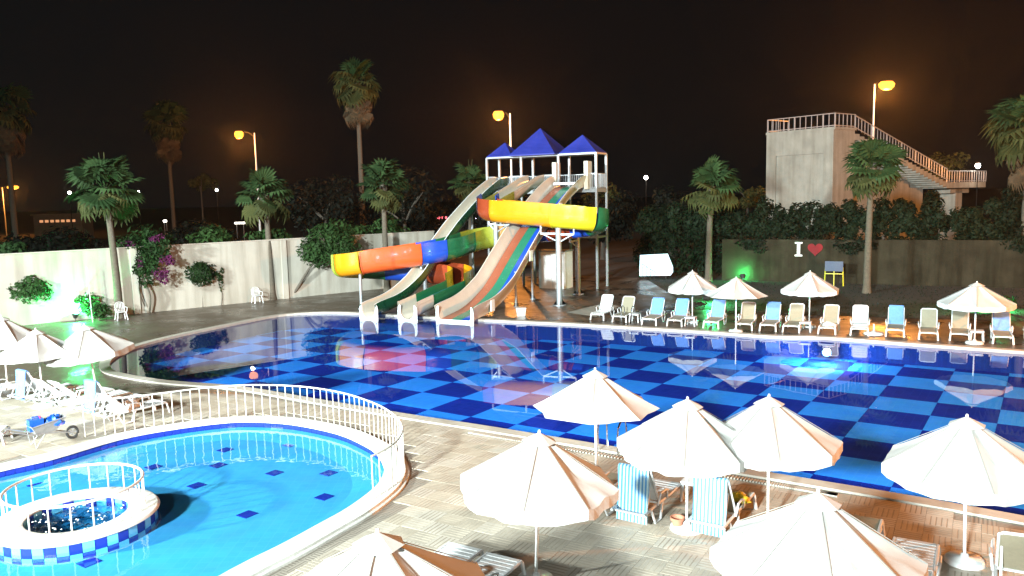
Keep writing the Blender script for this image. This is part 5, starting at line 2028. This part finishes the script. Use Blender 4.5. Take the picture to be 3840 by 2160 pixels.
lit_sign(atY(1112, 548, 110), 1.3, .32, (1.0, .12, .16), 3, 'small red lit sign left of the straight cream slide')
lit_sign(atY(1205, 551, 110), 1.5, .4, (.75, .7, 1.0), 12, 'white lit sign seen under the red flume bend')
lit_sign(atY(603, 561, 130), 1.6, .25, (1.0, .93, .8), 10, 'short white lit strip between the left palms')  # distant car lights, built as a lit sign on posts
lit_sign(atY(415, 556, 130), .5, .3, (1.0, .95, .85), 10, 'tiny white light above the shrub right of the purple flowers')
bl = thing('low_building', 'far low building with a row of dim lit windows at the left', 'building', (atY(145, 556, 150).x, 150, 0))
zc = atY(145, 556, 150).z
MB().box((0, 2, zc / 2 + .4), (9, 4, zc + 1.4)).build('wall', M_CONCRETE, bl)
MB().box((0, 2, zc + 1.2), (9.6, 4.6, .2)).build('roof', M_CONCRETE, bl)
for i in range(7):
    x = -3 + i
    f_ = MB().box((x, -.03, zc), (.8, .06, .6)).build('window', M_STEEL, bl)
    MB().box((x, -.07, zc), (.66, .03, .46)).build('pane', mat('dim_window', (.5, .3, .15), .4, 0, emit=(1.0, .45, .2), estr=.8), f_)

# ------------------------------------------------------------------ green garden spots
def garden_spot(loc, aim, power, label):
    root = thing('garden_spotlight', label, 'spotlight', loc, 0, 'green garden spotlights')
    MB().tube([(0, 0, 0), (0, 0, .25)], .02, 6).build('spike', M_BLACK, root)
    h_ = MB().lathe([(.08, -.16), (.14, 0), (.19, .18), (.16, .18)], 12).build('housing', M_BLACK, root)
    h_.location = (0, 0, .32)
    d = (Vector(aim) - Vector(loc)).normalized()
    h_.rotation_euler = d.to_track_quat('Z', 'Y').to_euler()
    MB().lathe([(0, .2), (.09, .195), (.165, .175)], 12).build('lens', M_GREEN_LENS, h_)
    p = Vector((0, 0, .34)) + d * .32
    point('garden_spotlight_light', p, power, (.05, 1.0, .25), .06, root)
    return root


garden_spot((-23.1, 41.9, 0), (-22.6, 41.4, 1.6), 1500, 'green garden spotlight glaring before the white wall')
garden_spot((10.45, 42.9, 0), (12.5, 43.0, .15), 700, 'green garden spotlight on the grass behind the leftmost far umbrella')
garden_spot((23.5, 38.4, 0), (22.6, 36.6, .4), 700, 'green garden spotlight at the right edge behind the far umbrella')
garden_spot((15.4, 53.0, 0), (15.6, 54.5, 1.2), 420, 'green garden spotlight at the left end of the brown wall')
hb_ = thing('hedge_tuft', 'low bush lit green behind the right far umbrella', 'bush', (23.0, 37.4, 0))
MB().tube([(0, 0, 0), (0, 0, .3)], .03, 6).build('stem', M_BARK2, hb_)
cm = MB()
leaf_cloud(cm, (0, 0, .45), (.9, .6, .42), 420, .13, r2, 7)
cm.build('foliage', M_LEAF, hb_)
# upright wall return lit green
gw_ = thing('wall_end', 'short plastered wall end lit green beside the palm', 'wall', (15.0, 54.6, 0), R(-28))
MB().box((0, 0, 1.2), (.9, .25, 2.4)).build('wall_body', M_PLASTER, gw_)
MB().box((0, 0, 2.43), (1.0, .35, .06)).build('wall_cap', M_CONCRETE, gw_)

# ------------------------------------------------------------------ glowing panel behind the lawn with a little stair rail
sp_ = atY(1650, 665, 56.0)
gp = thing('glowing_panel', 'glowing pale blue panel with a cut corner below the dark hedge', 'lit panel', (sp_.x, 56.0, 0), R(-4))
poly = [(-1.15, .25), (1.0, .25), (1.18, .48), (1.18, .85), (.82, 1.78), (-1.1, 1.72), (-1.15, .6)]
k = len(poly)
mb = MB()
mb.add([(x, -.06, z) for x, z in poly] + [(x, .06, z) for x, z in poly], [tuple(range(k)), tuple(range(2 * k - 1, k - 1, -1))] + [(i, k + i, k + (i + 1) % k, (i + 1) % k) for i in range(k)])
mb.build('panel_face', M_SCREEN, gp)
for x in (-.8, .7):
    MB().box((x, .12, .5), (.08, .08, 1.0)).build('post', M_BLACK, gp)
sr = thing('stair_rail', 'small dark stair rail before the glowing panel', 'railing', (sp_.x - 1.05, 55.6, 0), R(-4))
MB().bar((0, 0, 1.15), (1.0, 0, .5), .035, .035).build('rail', M_BLACK, sr)
for i in range(4):
    MB().bar((.02 + i * .27, 0, 1.13 - i * .175), (.02 + i * .27, 0, .0), .03, .03).build('baluster', M_BLACK, sr)

# dark round board on a yellow stand
bd = thing('round_board', 'dark blue rounded board on a thin yellow stand before the brown wall', 'board', (20.0, 49.4, 0), R(-28))
MB().box((0, 0, 1.25), (1.05, .07, .62)).build('board', mat('navy_board', (.015, .025, .07), .5, .1, 5), bd)
for x in (-.5, 0, .5):
    MB().bar((x, .05, 1.2), (x * 1.1, .1, 0), .05, .05).build('leg', M_YELLOWP, bd)
MB().bar((-.52, .04, .78), (.52, .04, .78), .05, .05).build('cross_bar', M_YELLOWP, bd)

# ------------------------------------------------------------------ underwater pool lamps
def pool_lamp(p, n_, power, label):
    n_ = Vector((n_[0], n_[1], 0)).normalized()
    root = thing('pool_lamp', label, 'lamp', (p[0], p[1], -.38), rotz_for(n_), 'underwater pool lamps')
    r_ = MB().lathe([(0, .02), (.17, .02), (.2, -.02)], 18).build('rim', M_CHROME, root)
    r_.rotation_euler = (R(-90), 0, 0)
    ln = MB().lathe([(0, .045), (.07, .04), (.11, .025)], 18).build('lens', M_POOL_LENS, root)
    ln.rotation_euler = (R(-90), 0, 0)
    point('pool_lamp_light', (0, .35, .0), power, (.35, .75, 1.0), .12, root)
    return root


f1 = at(2083, 862)
pool_lamp((f1.x - .1, f1.y - .12), (-.45, -.89), 1500, 'bright underwater lamp glaring at the far pool wall')
for i, (u, v_) in enumerate([(900, 1024), (1250, 1081), (1620, 1142), (2100, 1222)]):
    p = at(u, v_)
    lab = ['underwater lamp in the near pool wall behind the curved railing', 'underwater lamp in the near pool wall left of the lone umbrella', 'underwater lamp in the near pool wall by the ladder', 'underwater lamp in the near pool wall below the touching umbrellas'][i]
    pool_lamp((p.x + .06, p.y + .1), (.5, .86), 650, lab)


# ------------------------------------------------------------------ floodlight masts (the masts whose beams are set up at the top)
def flood_mast(loc, aim, label):
    root = thing('floodlight_mast', label, 'floodlight', (loc[0], loc[1], 0), 0, 'floodlight masts outside the picture')
    d = (Vector(aim) - Vector(loc)).normalized()
    b_ = Vector((-d.x, -d.y, 0)).normalized() * .7
    MB().tube([(b_.x, b_.y, 0), (b_.x, b_.y, loc[2] + .3)], [.14, .08], 8).build('pole', M_STEEL, root)
    hd = MB().box((0, 0, 0), (.5, .4, .25)).build('lamp_head', M_STEEL, root)
    hd.location = (b_.x * .55, b_.y * .55, loc[2])
    hd.rotation_euler = d.to_track_quat('-Z', 'Y').to_euler()


flood_mast(FLOOD_A, AIM_A, 'floodlight mast behind the viewer, outside the picture')
flood_mast(FLOOD_B, AIM_B, 'floodlight mast at the far left, outside the picture')
flood_mast(FILL_LAMP, AIM_FILL, 'mast of the added fill lamp high behind the viewer, outside the picture')  # this mast only carries the added fill lamp


# ------------------------------------------------------------------ thin haze added to imitate the glare halo of the lamps
hz_m = bpy.data.materials.new('halo_haze')
hz_m.use_nodes = True
hn = hz_m.node_tree
for n in list(hn.nodes):
    hn.nodes.remove(n)
ho = hn.nodes.new('ShaderNodeOutputMaterial')
hv = hn.nodes.new('ShaderNodeVolumePrincipled')
hv.inputs['Color'].default_value = (.9, .9, .9, 1)
hv.inputs['Density'].default_value = 0.00016
hv.inputs['Anisotropy'].default_value = 0.8
hn.links.new(hv.outputs[0], ho.inputs['Volume'])
hz = MB().box((0, 85, 14), (440, 280, 32)).build('haze', hz_m)
tag(hz, 'thin haze added for the halo of the street lamps', 'haze', kind='stuff')
